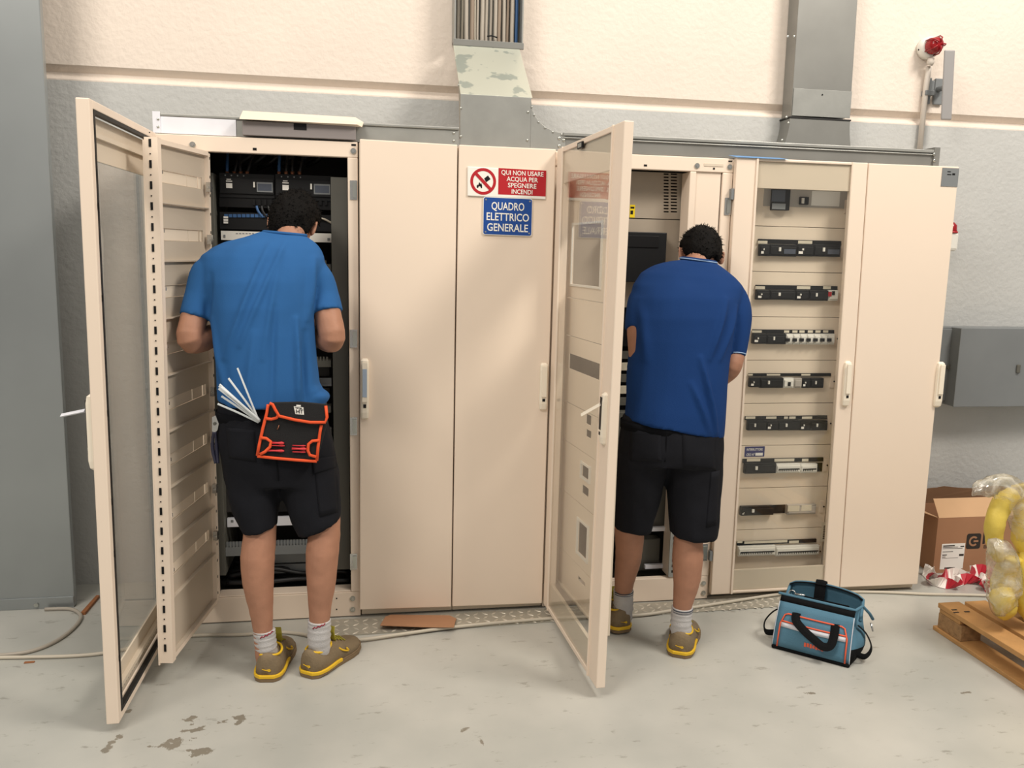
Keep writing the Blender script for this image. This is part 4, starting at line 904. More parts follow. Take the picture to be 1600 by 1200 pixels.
# ================================================================ FLOOR THINGS
b = MB(); zf = .010
pts = [fl(u, v, zf) for u, v in ((-40, 1028), (0, 1026.5), (100, 1024.5), (165, 1019), (240, 1004), (300, 992.5), (370, 991), (405, 989), (440, 987), (470, 990))]
pts = [V(p.x, p.y, .0075) for p in pts]
e = [fl(u, v, .012) for u, v in ((510, 998), (560, 1000), (620, 992), (700, 981), (780, 973), (870, 966), (930, 964), (1000, 961), (1050, 954), (1110, 945), (1200, 931), (1240, 926), (1300, 923), (1380, 924), (1450, 927), (1540, 929), (1640, 936))]
pts += [V(p.x, p.y, .0125 if -.17 < p.x < 2.0 else .0075) for p in e]
b.tube(smooth_path(pts, 5), .0068, 10); tag(b.build('floor_cable', 'cable_lt', None, True), 'long grey cable snaking across the floor in front of the cabinets', 'cable')
b = MB(); b.tube(smooth_path([fl(u, v, .008) for u, v in ((70, 952), (105, 951), (121, 956), (126, 966), (112, 984), (85, 1003), (50, 1017), (10, 1023.0), (-40, 1025))], 6), .0075, 10); tag(b.build('floor_cable', 'cable', None, True), 'loop of grey cable coming out from under the metal panel at the left', 'cable')
b = MB(); c = [fl(u, v, .0) for u, v in ((594, 986), (602, 967), (611, 964), (702, 965), (713, 970), (709, 989), (660, 988.5))]
z = .022; b.prism([V(p.x, p.y, .0225 if i in (0, 5, 6) else .0075) for i, p in enumerate(c)], (0, 0, .0035)); tag(b.build('cardboard_piece', 'card', None, bevel=.0008), 'torn flat piece of brown cardboard lying on the tread plate', 'cardboard')
def chip(u0, v0, u1, v1, w, h, lab, mt='wood3'):
    p, q = fl(u0, v0), fl(u1, v1); d = (q-p).normalized(); n_ = V(-d.y, d.x, 0)*w/2; b = MB()
    b.prism([p-n_, q-n_*.6, q+n_*1.0, p+n_], (0, 0, h)); tag(b.build('wood_offcut', mt, None, bevel=.001), lab, 'wood offcut')
M['wood3'] = mat('wood_offcut', (150, 96, 58), .7, var=.15, vscale=60)
chip(130, 961, 154, 934, .018, .013, 'brown wood offcut on the floor between the metal panel and the open door')
chip(38, 1036, 54, 1035, .012, .004, 'tiny wood sliver on the floor at the left edge of the photo')

# ---- tool bag
A = fl(1206, 1012); B_ = fl(1326, 1044); e1 = (B_-A).normalized(); e2 = V(-e1.y, e1.x, 0); BL = (B_-A).length; BD = .20
def bp(l, d, z): return A+e1*(l*BL)+e2*d+V(0, 0, z)
t = thing('tool_bag', 'blue and black open-mouthed tool bag with orange piping standing on the floor', 'tool bag', bp(.5, BD/2, 0))
def sheet(nm, grid, mats, thick=.006, mi=None, par=None):
    b = MB(); n = len(grid[0]); vs = [p for r_ in grid for p in r_]; b.v = [Vector(p) for p in vs]
    for i in range(len(grid)-1):
        for j in range(n-1): b.f.append((i*n+j, i*n+j+1, (i+1)*n+j+1, (i+1)*n+j)); b.mi.append(mi(i, j) if mi else 0)
    o = b.build(nm, mats, par or t, True, norm=False); s = o.modifiers.new('s', 'SOLIDIFY'); s.thickness = thick; s.offset = 0
    return o
def ztop(l): return .205-.005*math.cos((l-.5)*5)
# front wall: leans back to the zip edge
def front(l, v):        # v 0..1
    z = .012+v*.168; d = .005-.012*math.sin(math.pi*v)*math.sin(math.pi*l)*.8+.055*v**1.6; ll = .5+(l-.5)*(1-.03*v)
    return bp(ll, d, z)
sheet('front_panel', [[front(l/14, v/8) for l in range(15)] for v in range(9)], 'bagblue')
def back(l, v):
    z = .012+v*(.182+.028*math.sin(math.pi*min(max(l, 0), 1))**.5); d = BD+.03*v+.012*math.sin(math.pi*v); return bp(.5+(l-.5)*(1-.02*v), d, z)
sheet('back_panel', [[back(l/14, v/8) for l in range(15)] for v in range(9)], 'bagblue')
for sd in (0, 1):
    g_ = []
    for v in range(7):
        a_, c_ = front(sd, v/6), back(sd, v/6*.88); row = []
        for k in range(7):
            q_ = k/6; p = a_*(1-q_)+c_*q_; bulge = math.sin(math.pi*q_)*(.012-.05*(v/6)**1.5+(.035 if sd else 0)*math.sin(math.pi*v/6))*(1 if sd else -1); row.append(p+e1*bulge+V(0, 0, -.055*math.sin(math.pi*q_)*(v/6)**2))
        g_.append(row)
    sheet('side_gusset', g_, ['bagblue', 'bagblack'], mi=lambda i, j: 1 if i < 2 else 0)
b = MB(); b.prism([bp(-.01, -.004, .0), bp(1.01, -.004, 0), bp(1.01, BD+.006, 0), bp(-.01, BD+.006, 0)], (0, 0, .016)); b.build('base', 'bagblack', t, bevel=.006)
# flaps of the mouth: black zip bands and blue rims
fr = [front(l/14, 1.0) for l in range(15)]
def band(path, off0, off1, nm, mt, th=.005): return sheet(nm, [[p+off0 for p in path], [p+off1 for p in path]], mt, th)
band(fr, V(0, 0, 0), e2*.018+V(0, 0, .022), 'zip_band', 'bagblack')
b = MB(); b.tube([p+e2*.019+V(0, 0, .024) for p in [fr[0]-e1*.012]+fr+[fr[-1]+e1*.018+e2*.035+V(0, 0, .01), fr[-1]+e1*.04+e2*.075+V(0, 0, -.03), fr[-1]+e1*.05+e2*.10+V(0, 0, -.06)]], .006, 8); b.build('front_rim', 'bagblue', t, True)
bk = [back(l/14, 1.0) for l in range(15)]
band(bk, V(0, 0, 0), e2*(-.022)+V(0, 0, .006), 'zip_band', 'bagblack')
b = MB(); b.tube([bk[0]-e2*.09-V(0, 0, .055), bk[0]-e2*.03-V(0, 0, .012)]+bk+[bk[-1]-e2*.03-V(0, 0, .012)+e1*.004, bk[-1]-e2*.10-V(0, 0, .05)+e1*.01], .0065, 8); b.build('back_rim', 'bagblue', t, True)
inn = [[front(l/8, 1)*(1-d/5)+back(l/8, .9)*(d/5)-V(0, 0, .06+.07*math.sin(math.pi*d/5)) for l in range(9)] for d in range(6)]
sheet('lining', inn, 'bagblue', .002)
b = MB(); 
for k in range(3): p = bp(.35+.2*k, BD-.03, .15); b.box(-.03, .03, -.003, .003, -.03, .03, lambda x, y, z, p=p: p+e1*x+e2*y+V(0, 0, z))
b.build('inner_pocket', 'bagblack', t, bevel=.002)
# front pocket with piping
def fp(l, v, o=.008): return front(l, v)-e2*o
def pz(l): return .80 if .14 < l < .88 else .80-.28*((.14-l)/.08 if l <= .14 else (l-.88)/.08)**2
sheet('front_pocket', [[fp(.07+.88*i/14, .03+(pz(.07+.88*i/14)-.03)*v/6) for i in range(15)] for v in range(7)], 'bagblue', .004)
pip = [fp(.07, .03, .012), fp(.07, .3, .012), fp(.07, .56, .012)]+[fp(.07+.88*i/20, pz(.07+.88*i/20), .012) for i in range(1, 20)]+[fp(.95, .56, .012), fp(.95, .3, .012), fp(.95, .03, .012)]
b = MB(); b.tube(pip, .0032, 6); b.build('piping', 'bagorange', t, True)
sheet('reflective_band', [[fp(.085+.85*i/14, .50+dv, .0125) for i in range(15)] for dv in (0, .10)], 'bagsilver', .001)
b = MB(); b.tube([fp(.085+.85*i/14, .625, .0125) for i in range(15)], .0034, 6); b.build('piping', 'bagorange', t, True)
b = MB(); c = fp(.55, .24, .0115)
for k in range(7): b.box(-.037+.0108*k, -.029+.0108*k, -.0006, .0004, -.009+.002*(k%2), .008-.003*((k*3)%4 == 1), lambda x, y, z: c+e1*x+e2*y+V(0, 0, z))
b.build('logo_print', 'bagorange', t)
for l in (-.01, 1.0):
    b = MB(); b.tube([front(min(max(l, 0), 1), v/8)-e2*.002 for v in range(9)], .002, 6); b.build('side_piping', 'bagsilver', t, True)
# handles
def strap(nm, path, w_, th, side):
    b = MB(); b.tube(smooth_path(path, 6), [(w_, th)]*((len(path)-1)*6+1), 4, side=side); return b.build(nm, 'bagblack', t, bevel=.001)
strap('carry_handle', [fp(.26, .86, .012), fp(.28, .72, .022), fp(.42, .58, .032), fp(.56, .46, .036), fp(.68, .37, .040), fp(.77, .42, .038), fp(.79, .62, .022), fp(.78, .82, .012)], .017, .003, e1)
strap('carry_handle', [bk[6]+e2*.004-V(0, 0, .11), bk[6]+e2*.010+V(0, 0, .0), bk[6]-e2*.012+V(0, 0, .012), bk[6]-e2*.03-V(0, 0, .05), bk[6]-e2*.03-V(0, 0, .12)], .022, .003, e1)
for sd in (0, 1):
    s_ = 1 if sd else -1
    strap('side_handle', [bp(sd, BD*.25, .045)+e1*s_*.004, bp(sd, BD*.3, .035)+e1*s_*.045, bp(sd, BD*.5, .06)+e1*s_*.06, bp(sd, BD*.62, .10)+e1*s_*.035, bp(sd, BD*.65, .125)+e1*s_*.0], .013, .003, (0, 0, 1))
b = MB(); c = fr[2]+e2*.02+V(0, 0, .034)
rg = []
for k in range(17):
    a_ = 2*math.pi*k/16; rg.append(c+e1*.013*math.cos(a_)+V(0, 0, .013*math.sin(a_)))
b.tube(rg, .0018, 6); b.tube([c+e1*.01, c+e1*.05+V(0, 0, .004)], [.004, .003], 8); b.build('zip_pull', 'steel', t, True)
b = MB(); c = fr[-1]+e1*.048+e2*.09-V(0, 0, .04); b.tube([c, c+e1*.012-V(0, 0, .03)-e2*.01], [.004, .003], 8); b.build('zip_pull', 'steel', t, True)

# ================================================================ PEOPLE
def ring(uL, vL, uR, vR, Y, b, p=2.3, n=32, tilt=0., yo=0.):
    L_, R_ = at(uL, vL, Y), at(uR, vR, Y); c = (L_+R_)/2+V(0, yo, 0); a = (R_-L_)/2; d = V(0, b, b*tilt); out = []
    for k in range(n):
        t_ = 2*math.pi*k/n; cs, sn = math.cos(t_), math.sin(t_)
        out.append(c+a*(math.copysign(abs(cs)**(2/p), cs))+d*(math.copysign(abs(sn)**(2/p), sn)))
    return out
def tp(mb, lst, n=20, k=4):
    P = smooth_path([at(u, v, Y) for u, v, Y, r in lst], k); mb.tube(P, smooth_r([q[3] for q in lst], k), n)
    return P
def fuse(mb, name, mats, parent, voxel, it=6, disp=None, fac=.5):
    me = bpy.data.meshes.new('tmp'); me.from_pydata(mb.v, [], mb.f)
    bm = bmesh.new(); bm.from_mesh(me); bmesh.ops.recalc_face_normals(bm, faces=bm.faces); bm.to_mesh(me); bm.free()
    o = bpy.data.objects.new('tmp', me); COL.objects.link(o)
    r = o.modifiers.new('r', 'REMESH'); r.mode = 'VOXEL'; r.voxel_size = voxel; r.adaptivity = 0
    s = o.modifiers.new('s', 'SMOOTH'); s.factor = fac; s.iterations = it
    dg = bpy.context.evaluated_depsgraph_get(); m2 = bpy.data.meshes.new_from_object(o.evaluated_get(dg))
    bpy.data.objects.remove(o)
    og = origin(parent); m2.name = name; m2.materials.clear()
    for q in (mats if isinstance(mats, list) else [mats]): m2.materials.append(M[q])
    ns = [v.normal.copy() for v in m2.vertices]
    for v, nn in zip(m2.vertices, ns):
        p = v.co.copy()
        if disp: p = p+nn*disp(p, nn)
        v.co = p-og
    for p in m2.polygons: p.use_smooth = True
    o = bpy.data.objects.new(name, m2); COL.objects.link(o); o.parent = parent
    return o
def hand(mb, Wr, f, n_, s):              # wrist, forward, palm side, thumb side
    f = f.normalized(); n_ = (n_-f*n_.dot(f)).normalized(); s = (s-f*s.dot(f)-n_*s.dot(n_)).normalized()
    def rg(d, a, b): return [Wr+f*d+s*a*math.cos(2*math.pi*k/14)+n_*b*math.sin(2*math.pi*k/14) for k in range(14)]
    mb.loft([rg(-.02, .026, .020), rg(.01, .028, .019), rg(.04, .038, .017), rg(.075, .041, .014), rg(.092, .036, .010)])
    for i, (L_, cu) in enumerate(((.070, 24), (.078, 30), (.073, 36), (.057, 44))):
        p = Wr+f*.083+s*(.031-.0205*i); d = f+s*(.08-.05*i); pts = [p-f*.015, p]; a = 0
        for seg in (.44, .32, .24):
            a += R(cu*.6); pts.append(pts[-1]+(d.normalized()*math.cos(a)+n_*math.sin(a))*L_*seg)
        mb.tube(pts, [.0095, .0095, .009, .0082, .0068], 10)
    b0 = Wr+f*.025+s*.026; mb.tube([b0, b0+f*.022+s*.022+n_*.006, b0+f*.05+s*.036+n_*.016, b0+f*.072+s*.038+n_*.026], [.014, .0125, .0105, .008], 10)
def head(mb, c, f, u, neck0, neck1):
    f = f.normalized(); u = (u-f*u.dot(f)).normalized(); r = f.cross(u)
    mb.ell(c+u*.015, [r*.074, f*.094, u*.092], 28, 18); mb.ell(c+f*.03-u*.05, [r*.060, f*.066, u*.070], 22, 14)
    mb.ell(c+f*.052-u*.088, [r*.034, f*.034, u*.026], 16, 10)
    mb.tube([c+f*.088+u*.012, c+f*.100-u*.012, c+f*.108-u*.030], [.010, .0125, .014], 10)
    for s in (-1, 1):
        mb.ell(c+f*.092-u*.032+r*.011*s, [r*.009, f*.012, u*.008], 10, 8); mb.ell(c+f*.082+u*.022+r*.030*s, [r*.022, f*.012, u*.007], 12, 8)
        e = c-f*.008-u*.018+r*.076*s; a = (r*s*.75-f*.66).normalized()
        mb.ell(e+a*.008, [a*.017, u*.033, (f*.75+r*s*.66)*.0075], 14, 12); mb.ell(e+a*.018+u*.012, [a*.008, u*.019, f*.009], 12, 8)
    for s in (-1, 1): mb.ell(c+f*.0845+u*.0125+r*.030*s, [r*.017, f*.011, u*.0075], 12, 8); mb.ell(c+f*.082-u*.009+r*.030*s, [r*.016, f*.009, u*.006], 12, 8)
    for dz in (-.058, -.067): mb.ell(c+f*.089+u*dz, [r*.024, f*.010, u*.0055], 14, 8)
    mb.tube([neck0+V(0, .02, 0), neck1+V(0, .012, 0), c-u*.03-f*.022], [.058, .053, .059], 22)
    return f, u, r
def face_bits(root, c, f, u, r):
    for s in (-1, 1):
        b = MB(); b.ell(c+f*.0785+u*.002+r*.030*s, [r*.0125, f*.0125, u*.0115], 14, 10); e = b.build('eye', 'white_pl', root, True)
        b = MB(); b.ell(c+f*.0888-u*.0005+r*.030*s, [r*.0055, f*.003, u*.0055], 12, 8); b.build('iris', 'cable_br', e, True)
        b = MB(); b.tube([c+f*.091+u*.026+r*.014*s, c+f*.0945+u*.030+r*.030*s, c+f*.082+u*.026+r*.046*s], [.003, .004, .002], 6); b.build('eyebrow', 'hair', root, True)
    b = MB(); b.ell(c+f*.0945-u*.0585, [r*.021, f*.006, u*.004], 12, 8); b.ell(c+f*.0945-u*.067, [r*.019, f*.006, u*.005], 12, 8); b.build('lips', 'lips', root, True)
M['lips'] = mat('lips', (168, 104, 92), .5)
M['earred'] = mat('ear', (190, 110, 92), .5)
def hair(root, c, f, u, r, nape, th, spk, seed, front=.55):
    rnd = random.Random(seed); b = MB(); NU, NV = 64, 40; keep = {}; vs = []
    def pos(th_, ph, ex):
        d = V(math.sin(th_)*math.cos(ph), math.sin(th_)*math.sin(ph), math.cos(th_)); k = ex*(1+.35*noise.noise(d*4+V(seed, 0, 0)))
        return d, c+u*.014+r*d.x*(.075+k)+f*d.y*(.095+k)+u*d.z*(.093+k)-u*(.030*max(0, -d.z) if d.y < .1 else 0)-f*(.012*max(0, -d.z) if d.y < .1 else 0)
    def inside(d):
        if d.y < -.25: lim = -nape+.16*noise.noise(V(d.x*5, seed, 0))+.35*abs(d.x)
        elif d.y < .25: lim = .02 if abs(d.x) > .6 else -.2
        else: lim = front-(.35*abs(d.x))
        return d.z > lim
    for i in range(NV+1):
        for j in range(NU):
            d, p = pos(math.pi*i/NV, 2*math.pi*j/NU, 0); e = inside(d)
            edge = 0 if not e else 1
            d, p = pos(math.pi*i/NV, 2*math.pi*j/NU, th if e else -.004); vs.append((p, d, e))
    b.v = [x[0] for x in vs]
    for i in range(NV):
        for j in range(NU):
            q = (i*NU+j, i*NU+(j+1) % NU, (i+1)*NU+(j+1) % NU, (i+1)*NU+j)
            if sum(vs[k][2] for k in q) >= 1: b.f.append(q); b.mi.append(0)
    for k in range(spk):
        p, d, e = rnd.choice(vs)
        if not e: continue
        nn = (r*d.x+f*d.y+u*d.z).normalized(); dr = (nn*.55+V(rnd.uniform(-.6, .6), rnd.uniform(-.6, .6), rnd.uniform(-.5, .3))-u*.25*(1 if d.z < .5 else 0)).normalized()
        L_ = rnd.uniform(.008, .020); a = dr.cross(nn+V(.01, .02, .03)).normalized()*.0022; bb = dr.cross(a).normalized()*.0022
        p = p-nn*.004+V(rnd.uniform(-.004, .004), rnd.uniform(-.004, .004), rnd.uniform(-.004, .004)); b.add([p+a, p-a*.5+bb, p-a*.5-bb, p+dr*L_], [(0, 1, 3), (1, 2, 3), (2, 0, 3)])
    b.build('hair', 'hair', root, True)
def shoe(root, heel, d, z0=0.):
    d = V(d[0], d[1], 0).normalized(); s = V(-d.y, d.x, 0); hl = V(heel.x, heel.y, z0)
    def P(x, y, z): return hl+d*x+s*(y*1.17)+V(0, 0, z)
    st = [(.000, .016, .084), (.004, .026, .096), (.011, .033, .102), (.024, .0385, .102), (.05, .043, .092), (.085, .0435, .088), (.115, .042, .092), (.14, .044, .096), (.17, .047, .082), (.20, .050, .068), (.235, .049, .058), (.265, .041, .050), (.285, .026, .042), (.294, .010, .032)]
    b = MB(); rg = []
    for x, w, h in st:
        rr = []
        for k in range(20):
            a = 2*math.pi*k/20; cs, sn = math.cos(a), math.sin(a); zz = .020+(h-.020)*(max(0, sn)**.62); yy = w*math.copysign(abs(cs)**.8, cs)*(1-.16*max(0, sn)*(.6 if x < .13 else 1))
            rr.append(P(x, yy, zz if sn > 0 else .018))
        rg.append(rr)
    b.loft(rg); up = b.build('shoe', 'suede', root, True)
    def outline(o0, z0, z1, x0, x1, nm, mt, wav=0):
        b = MB(); rings = []
        for x, w, h in st:
            if x0 <= x <= x1:
                lift = .012*max(0, (x-.22)/.07)**2; zz0 = z0+lift+(.004*(int(x*60) % 2) if wav else 0)
                rings.append([P(x+(-o0 if x < .003 else o0*.6 if x > .28 else 0), w+o0, zz0), P(x+(-o0 if x < .003 else o0*.6 if x > .28 else 0), w+o0, z1+lift*.6), P(x+(-o0 if x < .003 else o0*.6 if x > .28 else 0), -w-o0, z1+lift*.6), P(x+(-o0 if x < .003 else o0*.6 if x > .28 else 0), -w-o0, zz0)])
        b.loft(rings); return b.build(nm, mt, up, False, bevel=.003)
    outline(.004, .000, .014, 0, .3, 'sole', 'sole', 1); outline(.0055, .0135, .027, 0, .145, 'midsole', 'shoeyel'); outline(.003, .0135, .021, .14, .3, 'midsole', 'sole')
    b = MB(); b.tube([P(.068+.054*math.cos(a), .034*math.sin(a), .088+.006*math.cos(a)+.014*max(0, -math.cos(a))**2) for a in [2*math.pi*k/24 for k in range(25)]], .0045, 8); b.build('collar_trim', 'shoeyel', up, True)
    b = MB(); b.loft([[P(.118+dx, w, z), P(.118+dx, -w, z), P(.124+dx, -w, z), P(.124+dx, w, z)] for dx, w, z in ((.02, .022, .085), (.008, .026, .105), (.002, .026, .13), (.012, .022, .148))]); b.build('tongue', 'tongue', up, True, bevel=.003)
    for k in range(4):
        x = .135+.018*k; z = .104-.009*k; b = MB(); b.tube([P(x, -.026, z-.006), P(x+.004, 0, z+.002), P(x, .026, z-.006)], .0028, 6); b.build('lace', 'tongue', up, True)
    for sg in (-1, 1):
        b = MB(); b.tube(smooth_path([P(.135, .036*sg, .066), P(.15, .044*sg, .052), P(.175, .0495*sg, .042), P(.165, .0475*sg, .056)], 4), .0035, 6); b.build('side_mark', 'shoeyel', up, True)
    b = MB(); b.prism([P(-.0035, y, z) for y, z in ((.014, .050), (.002, .047), (-.010, .050), (-.013, .044), (-.008, .040), (-.003, .044))], d*.004); b.build('heel_mark', 'shoeyel', up)
    return up
def folds(a, items, nz=(9, 9, 2.2), seed=0):
    def f(p, n):
        v = a*noise.noise(V(p.x*nz[0], p.y*nz[1], p.z*nz[2])+V(seed, seed*2, 0))+a*.5*noise.noise(V(p.x*nz[0]*2.3, p.y*nz[1]*2.3, p.z*nz[2]*2)+V(seed, 0, 5))
        for (p0, p1, amp, w) in items:
            ab = p1-p0; ab = V(ab.x, 0, ab.z); pq = V(p.x-p0.x, 0, p.z-p0.z); t_ = max(0, min(1, pq.dot(ab)/ab.length_squared)); dd = (pq-ab*t_).length
            if n.y > .1: continue
            v += 2.1*amp*math.exp(-(dd/(w*.8))**2)*math.sin(math.pi*(.1+.8*t_))
        return v
    return f

def person(spec):
    S = spec; t = thing('person', S['label'], 'person', S['base'])
    # clothes
    b = MB(); b.loft([ring(*q) for q in S['torso']])
    for sl in S['sleeves']: tp(b, sl, 22)
    shirt = fuse(b, 'tshirt', S['shirt_mat'], t, .0065, 10, S['shirt_fold'])
    b = MB(); b.loft([ring(*q) for q in S['hips']])
    for lg in S['legs']: b.loft([ring(*q) for q in lg])
    shorts = fuse(b, 'shorts', 'shorts', t, .0085, 5, folds(.006, S.get('shorts_folds', []), (12, 12, 7), 3))
    # body
    b = MB()
    b.loft([[c_+(p-c_)*.80 for p in r_] for r_ in [ring(*q) for q in S['torso'][:-1]] for c_ in [sum(r_, Vector())/len(r_)]])
    b.loft([[c_+(p-c_)*.72 for p in r_] for r_ in [ring(*q) for q in S['hips'][:4]] for c_ in [sum(r_, Vector())/len(r_)]])
    for lg in S['bare_legs']: tp(b, lg, 22)
    for (heel, d) in S['shoes']:
        d_ = V(d[0], d[1], 0).normalized(); h_ = V(heel.x, heel.y, 0); b.tube([h_+d_*.05+V(0, 0, .05), h_+d_*.12+V(0, 0, .046), h_+d_*.23+V(0, 0, .036)], [.026, .026, .014], 12)
    for (path, hd) in S['arms']:
        P = [Vector(p[0]) for p in path]; P2 = smooth_path(P, 4); b.tube(P2, smooth_r([p[1] for p in path], 4), 20); hand(b, P[-1], *hd)
    f, u, r = head(b, S['head'], S['hf'], S['hu'], *S['neck'])
    fuse(b, 'body', 'skin', t, .0045, 3, lambda p, n: .0012*noise.noise(p*30))
    face_bits(t, S['head'], f, u, r)
    hair(t, S['head'], f, u, r, S['nape'], S['hair_th'], S['spikes'], S['seed'])
    for i, sk in enumerate(S['socks']):
        b = MB(); P = tp(b, sk, 24, 5); rr = smooth_r([q[3] for q in sk], 5)
        n = 24; b.v = [v+(v-P[k//n]).normalized()*(.0022*math.sin(k//n*2.2)) if k//n < len(P) else v for k, v in enumerate(b.v)]
        so = b.build('sock', 'sock', t, True)
        S['sock_print'](so, P, rr, i)
    for i, (heel, d) in enumerate(S['shoes']): shoe(t, heel, d, S.get('lift', (0, 0))[i])
    return t, shirt, shorts

# ---- the man at the left
NR = 2.3
def sp1(so, P, rr, i):
    a, c = P[4], rr[4]; ang = [R(-120+9*k) for k in range(8)] if i else [R(-105+9*k) for k in range(9)]
    b = MB(); b.tube([a+V(math.cos(q)*(c+.001), math.sin(q)*(c+.001), (.005*(k % 2)+.002*k)) for k, q in enumerate(ang)], .0022, 6); b.build('printed_word', 'sockred', so, True)
m1 = dict(
 label='man in a lighter blue T-shirt with a tool pouch, bending into the open left cabinet',
 base=(-.28, -.40, 0), shirt_mat='shirt1',
 torso=[(339, 626, 503, 640, -.350, .128), (338, 600, 499, 603, -.345, .124), (336, 560, 493, 560, -.335, .120), (332, 520, 490, 520, -.320, .122), (326, 480, 489, 480, -.298, .126), (318, 440, 497, 440, -.270, .122), (314, 415, 506, 417, -.250, .110), (316, 400, 507, 404, -.238, .100), (331, 388, 501, 391, -.226, .084), (354, 379, 493, 381, -.214, .068), (392, 369, 485, 374, -.200, .054), (412, 363, 478, 369, -.192, .048)],
 sleeves=[[(345, 415, -.245, .045), (325, 430, -.258, .056), (313, 462, -.278, .051), (304, 496, -.30, .0545)], [(488, 415, -.235, .042), (499, 436, -.25, .052), (507, 462, -.265, .050), (511, 488, -.285, .060)]],
 hips=[(340, 628, 503, 632, -.335, .112), (339, 655, 512, 655, -.336, .128), (342, 690, 521, 690, -.342, .136), (347, 725, 526, 725, -.347, .132), (351, 752, 530, 752, -.352, .115)],
 legs=[[(350, 730, 441, 735, -.35, .108), (355, 770, 438, 770, -.36, .100), (365, 798, 436, 797, -.366, .094), (378, 831, 434, 819, -.374, .088)], [(430, 740, 529, 735, -.35, .108), (439, 770, 532, 765, -.36, .100), (452, 803, 534, 790, -.366, .094), (467, 836, 533, 807, -.374, .090)]],
 bare_legs=[[(395, 700, -.35, .075), (402, 790, -.37, .066), (406, 832, -.385, .058), (402.5, 872, -.405, .061), (404, 915, -.415, .054), (408, 950, -.42, .043), (411, 985, -.425, .0345), (414, 1025, -.428, .034), (415, 1042, -.42, .028)],
            [(480, 700, -.35, .078), (500, 780, -.37, .066), (507, 824, -.385, .057), (503.5, 865, -.405, .060), (502, 910, -.415, .053), (500, 948, -.42, .041), (499, 975, -.425, .0365), (498, 1020, -.425, .034), (500, 1038, -.41, .028)]],
 head=at(460, 348, -.085), hf=V(.14, .86, -.45), hu=V(.24, .45, .87), neck=(at(450, 385, -.205), at(455, 362, -.165)), nape=.90, hair_th=.017, spikes=2200, seed=3,
 socks=[[(413, 984, -.425, .038), (413.5, 992, -.426, .0385), (415, 1005, -.427, .0385), (416.5, 1018, -.425, .038), (418, 1042, -.412, .032)], [(499, 968, -.425, .0405), (499, 978, -.425, .0415), (498.5, 995, -.426, .042), (499, 1012, -.424, .039), (501, 1036, -.412, .032)]],
 sock_print=sp1,
 shoes=[(fl(417, 1066), (.10, .99)), (fl(480, 1059), (.56, .83))])
e1_, e2_ = at(297, 530, -.335), at(519, 528, -.315)
m1['arms'] = [([(at(345, 420, -.25), .030), (at(314, 462, -.278), .040), (at(304, 494, -.30), .046), (e1_, .046), (e1_+V(.035, .055, -.004), .045), (e1_+V(.10, .16, .02), .036), (e1_+V(.145, .235, .035), .027)], (V(.35, .9, .15), V(.3, -.2, -.9), V(.9, -.3, .2))),
              ([(at(490, 420, -.24), .030), (at(506, 460, -.265), .038), (at(511, 488, -.285), .050), (e2_, .048), (e2_+V(-.03, .055, -.004), .046), (e2_+V(-.08, .155, .02), .036), (e2_+V(-.11, .235, .035), .027)], (V(-.3, .9, .15), V(-.3, -.2, -.9), V(-.9, -.3, .2)))]
Pt = lambda u, v, Y: at(u, v, Y)
m1['shirt_fold'] = folds(.010, [(Pt(420, 385, -.32), Pt(350, 560, -.44), .007, .014), (Pt(445, 380, -.32), Pt(375, 540, -.44), .006, .012), (Pt(440, 395, -.33), Pt(410, 560, -.45), .005, .014), (Pt(460, 500, -.44), Pt(466, 630, -.46), .010, .012), (Pt(474, 520, -.43), Pt(479, 632, -.44), -.008, .012), (Pt(490, 405, -.32), Pt(478, 500, -.4), .008, .014),
 (Pt(330, 500, -.38), Pt(352, 620, -.45), .006, .014), (Pt(496, 610, -.36), Pt(508, 634, -.36), .016, .022), (Pt(330, 430, -.33), Pt(322, 495, -.36), -.006, .014), (Pt(400, 520, -.4), Pt(388, 630, -.4), .005, .016), (Pt(430, 480, -.4), Pt(428, 632, -.4), -.005, .013)], (7, 7, 1.6), 1)
man1, sh1, so1 = person(m1)
# waistband, pockets, collar
def belt(root, rq, h, mt, nm, gr=.003):
    r_ = ring(*rq); c_ = sum(r_, Vector())/len(r_); b = MB(); q = [p+(p-c_).normalized()*gr for p in r_]
    b.loft([q, [p+V(0, 0, -h) for p in q]], False); o = b.build(nm, mt, root, True); s = o.modifiers.new('s', 'SOLIDIFY'); s.thickness = .004; return o
belt(man1, (339, 640, 507, 642, -.336, .121), .035, 'shorts2', 'waistband', .004)
def patch(root, pts, Y, nm, mt, th=.006, on=None):
    b = MB(); b.prism([at(u, v, Y) if on is None else at(u, v, Y+o_) for (u, v), o_ in zip(pts, on or [0]*len(pts))], (0, th, 0)); return b.build(nm, mt, root, bevel=.002)
def surf_tube(root, ob, pts, nm, mt, r):
    b = MB(); P = []
    for (u, v) in pts: P.append(cast(ob, u, v)-ray(u, v).normalized()*.001)
    b.tube(smooth_path(P, 4), r, 6); return b.build(nm, mt, root, True)
def cast(ob, u, v):
    og = origin(ob); d = ray(u, v).normalized(); ok, p, n, i = ob.ray_cast(CP-og, d)
    return p+og if ok else at(u, v, -.45)
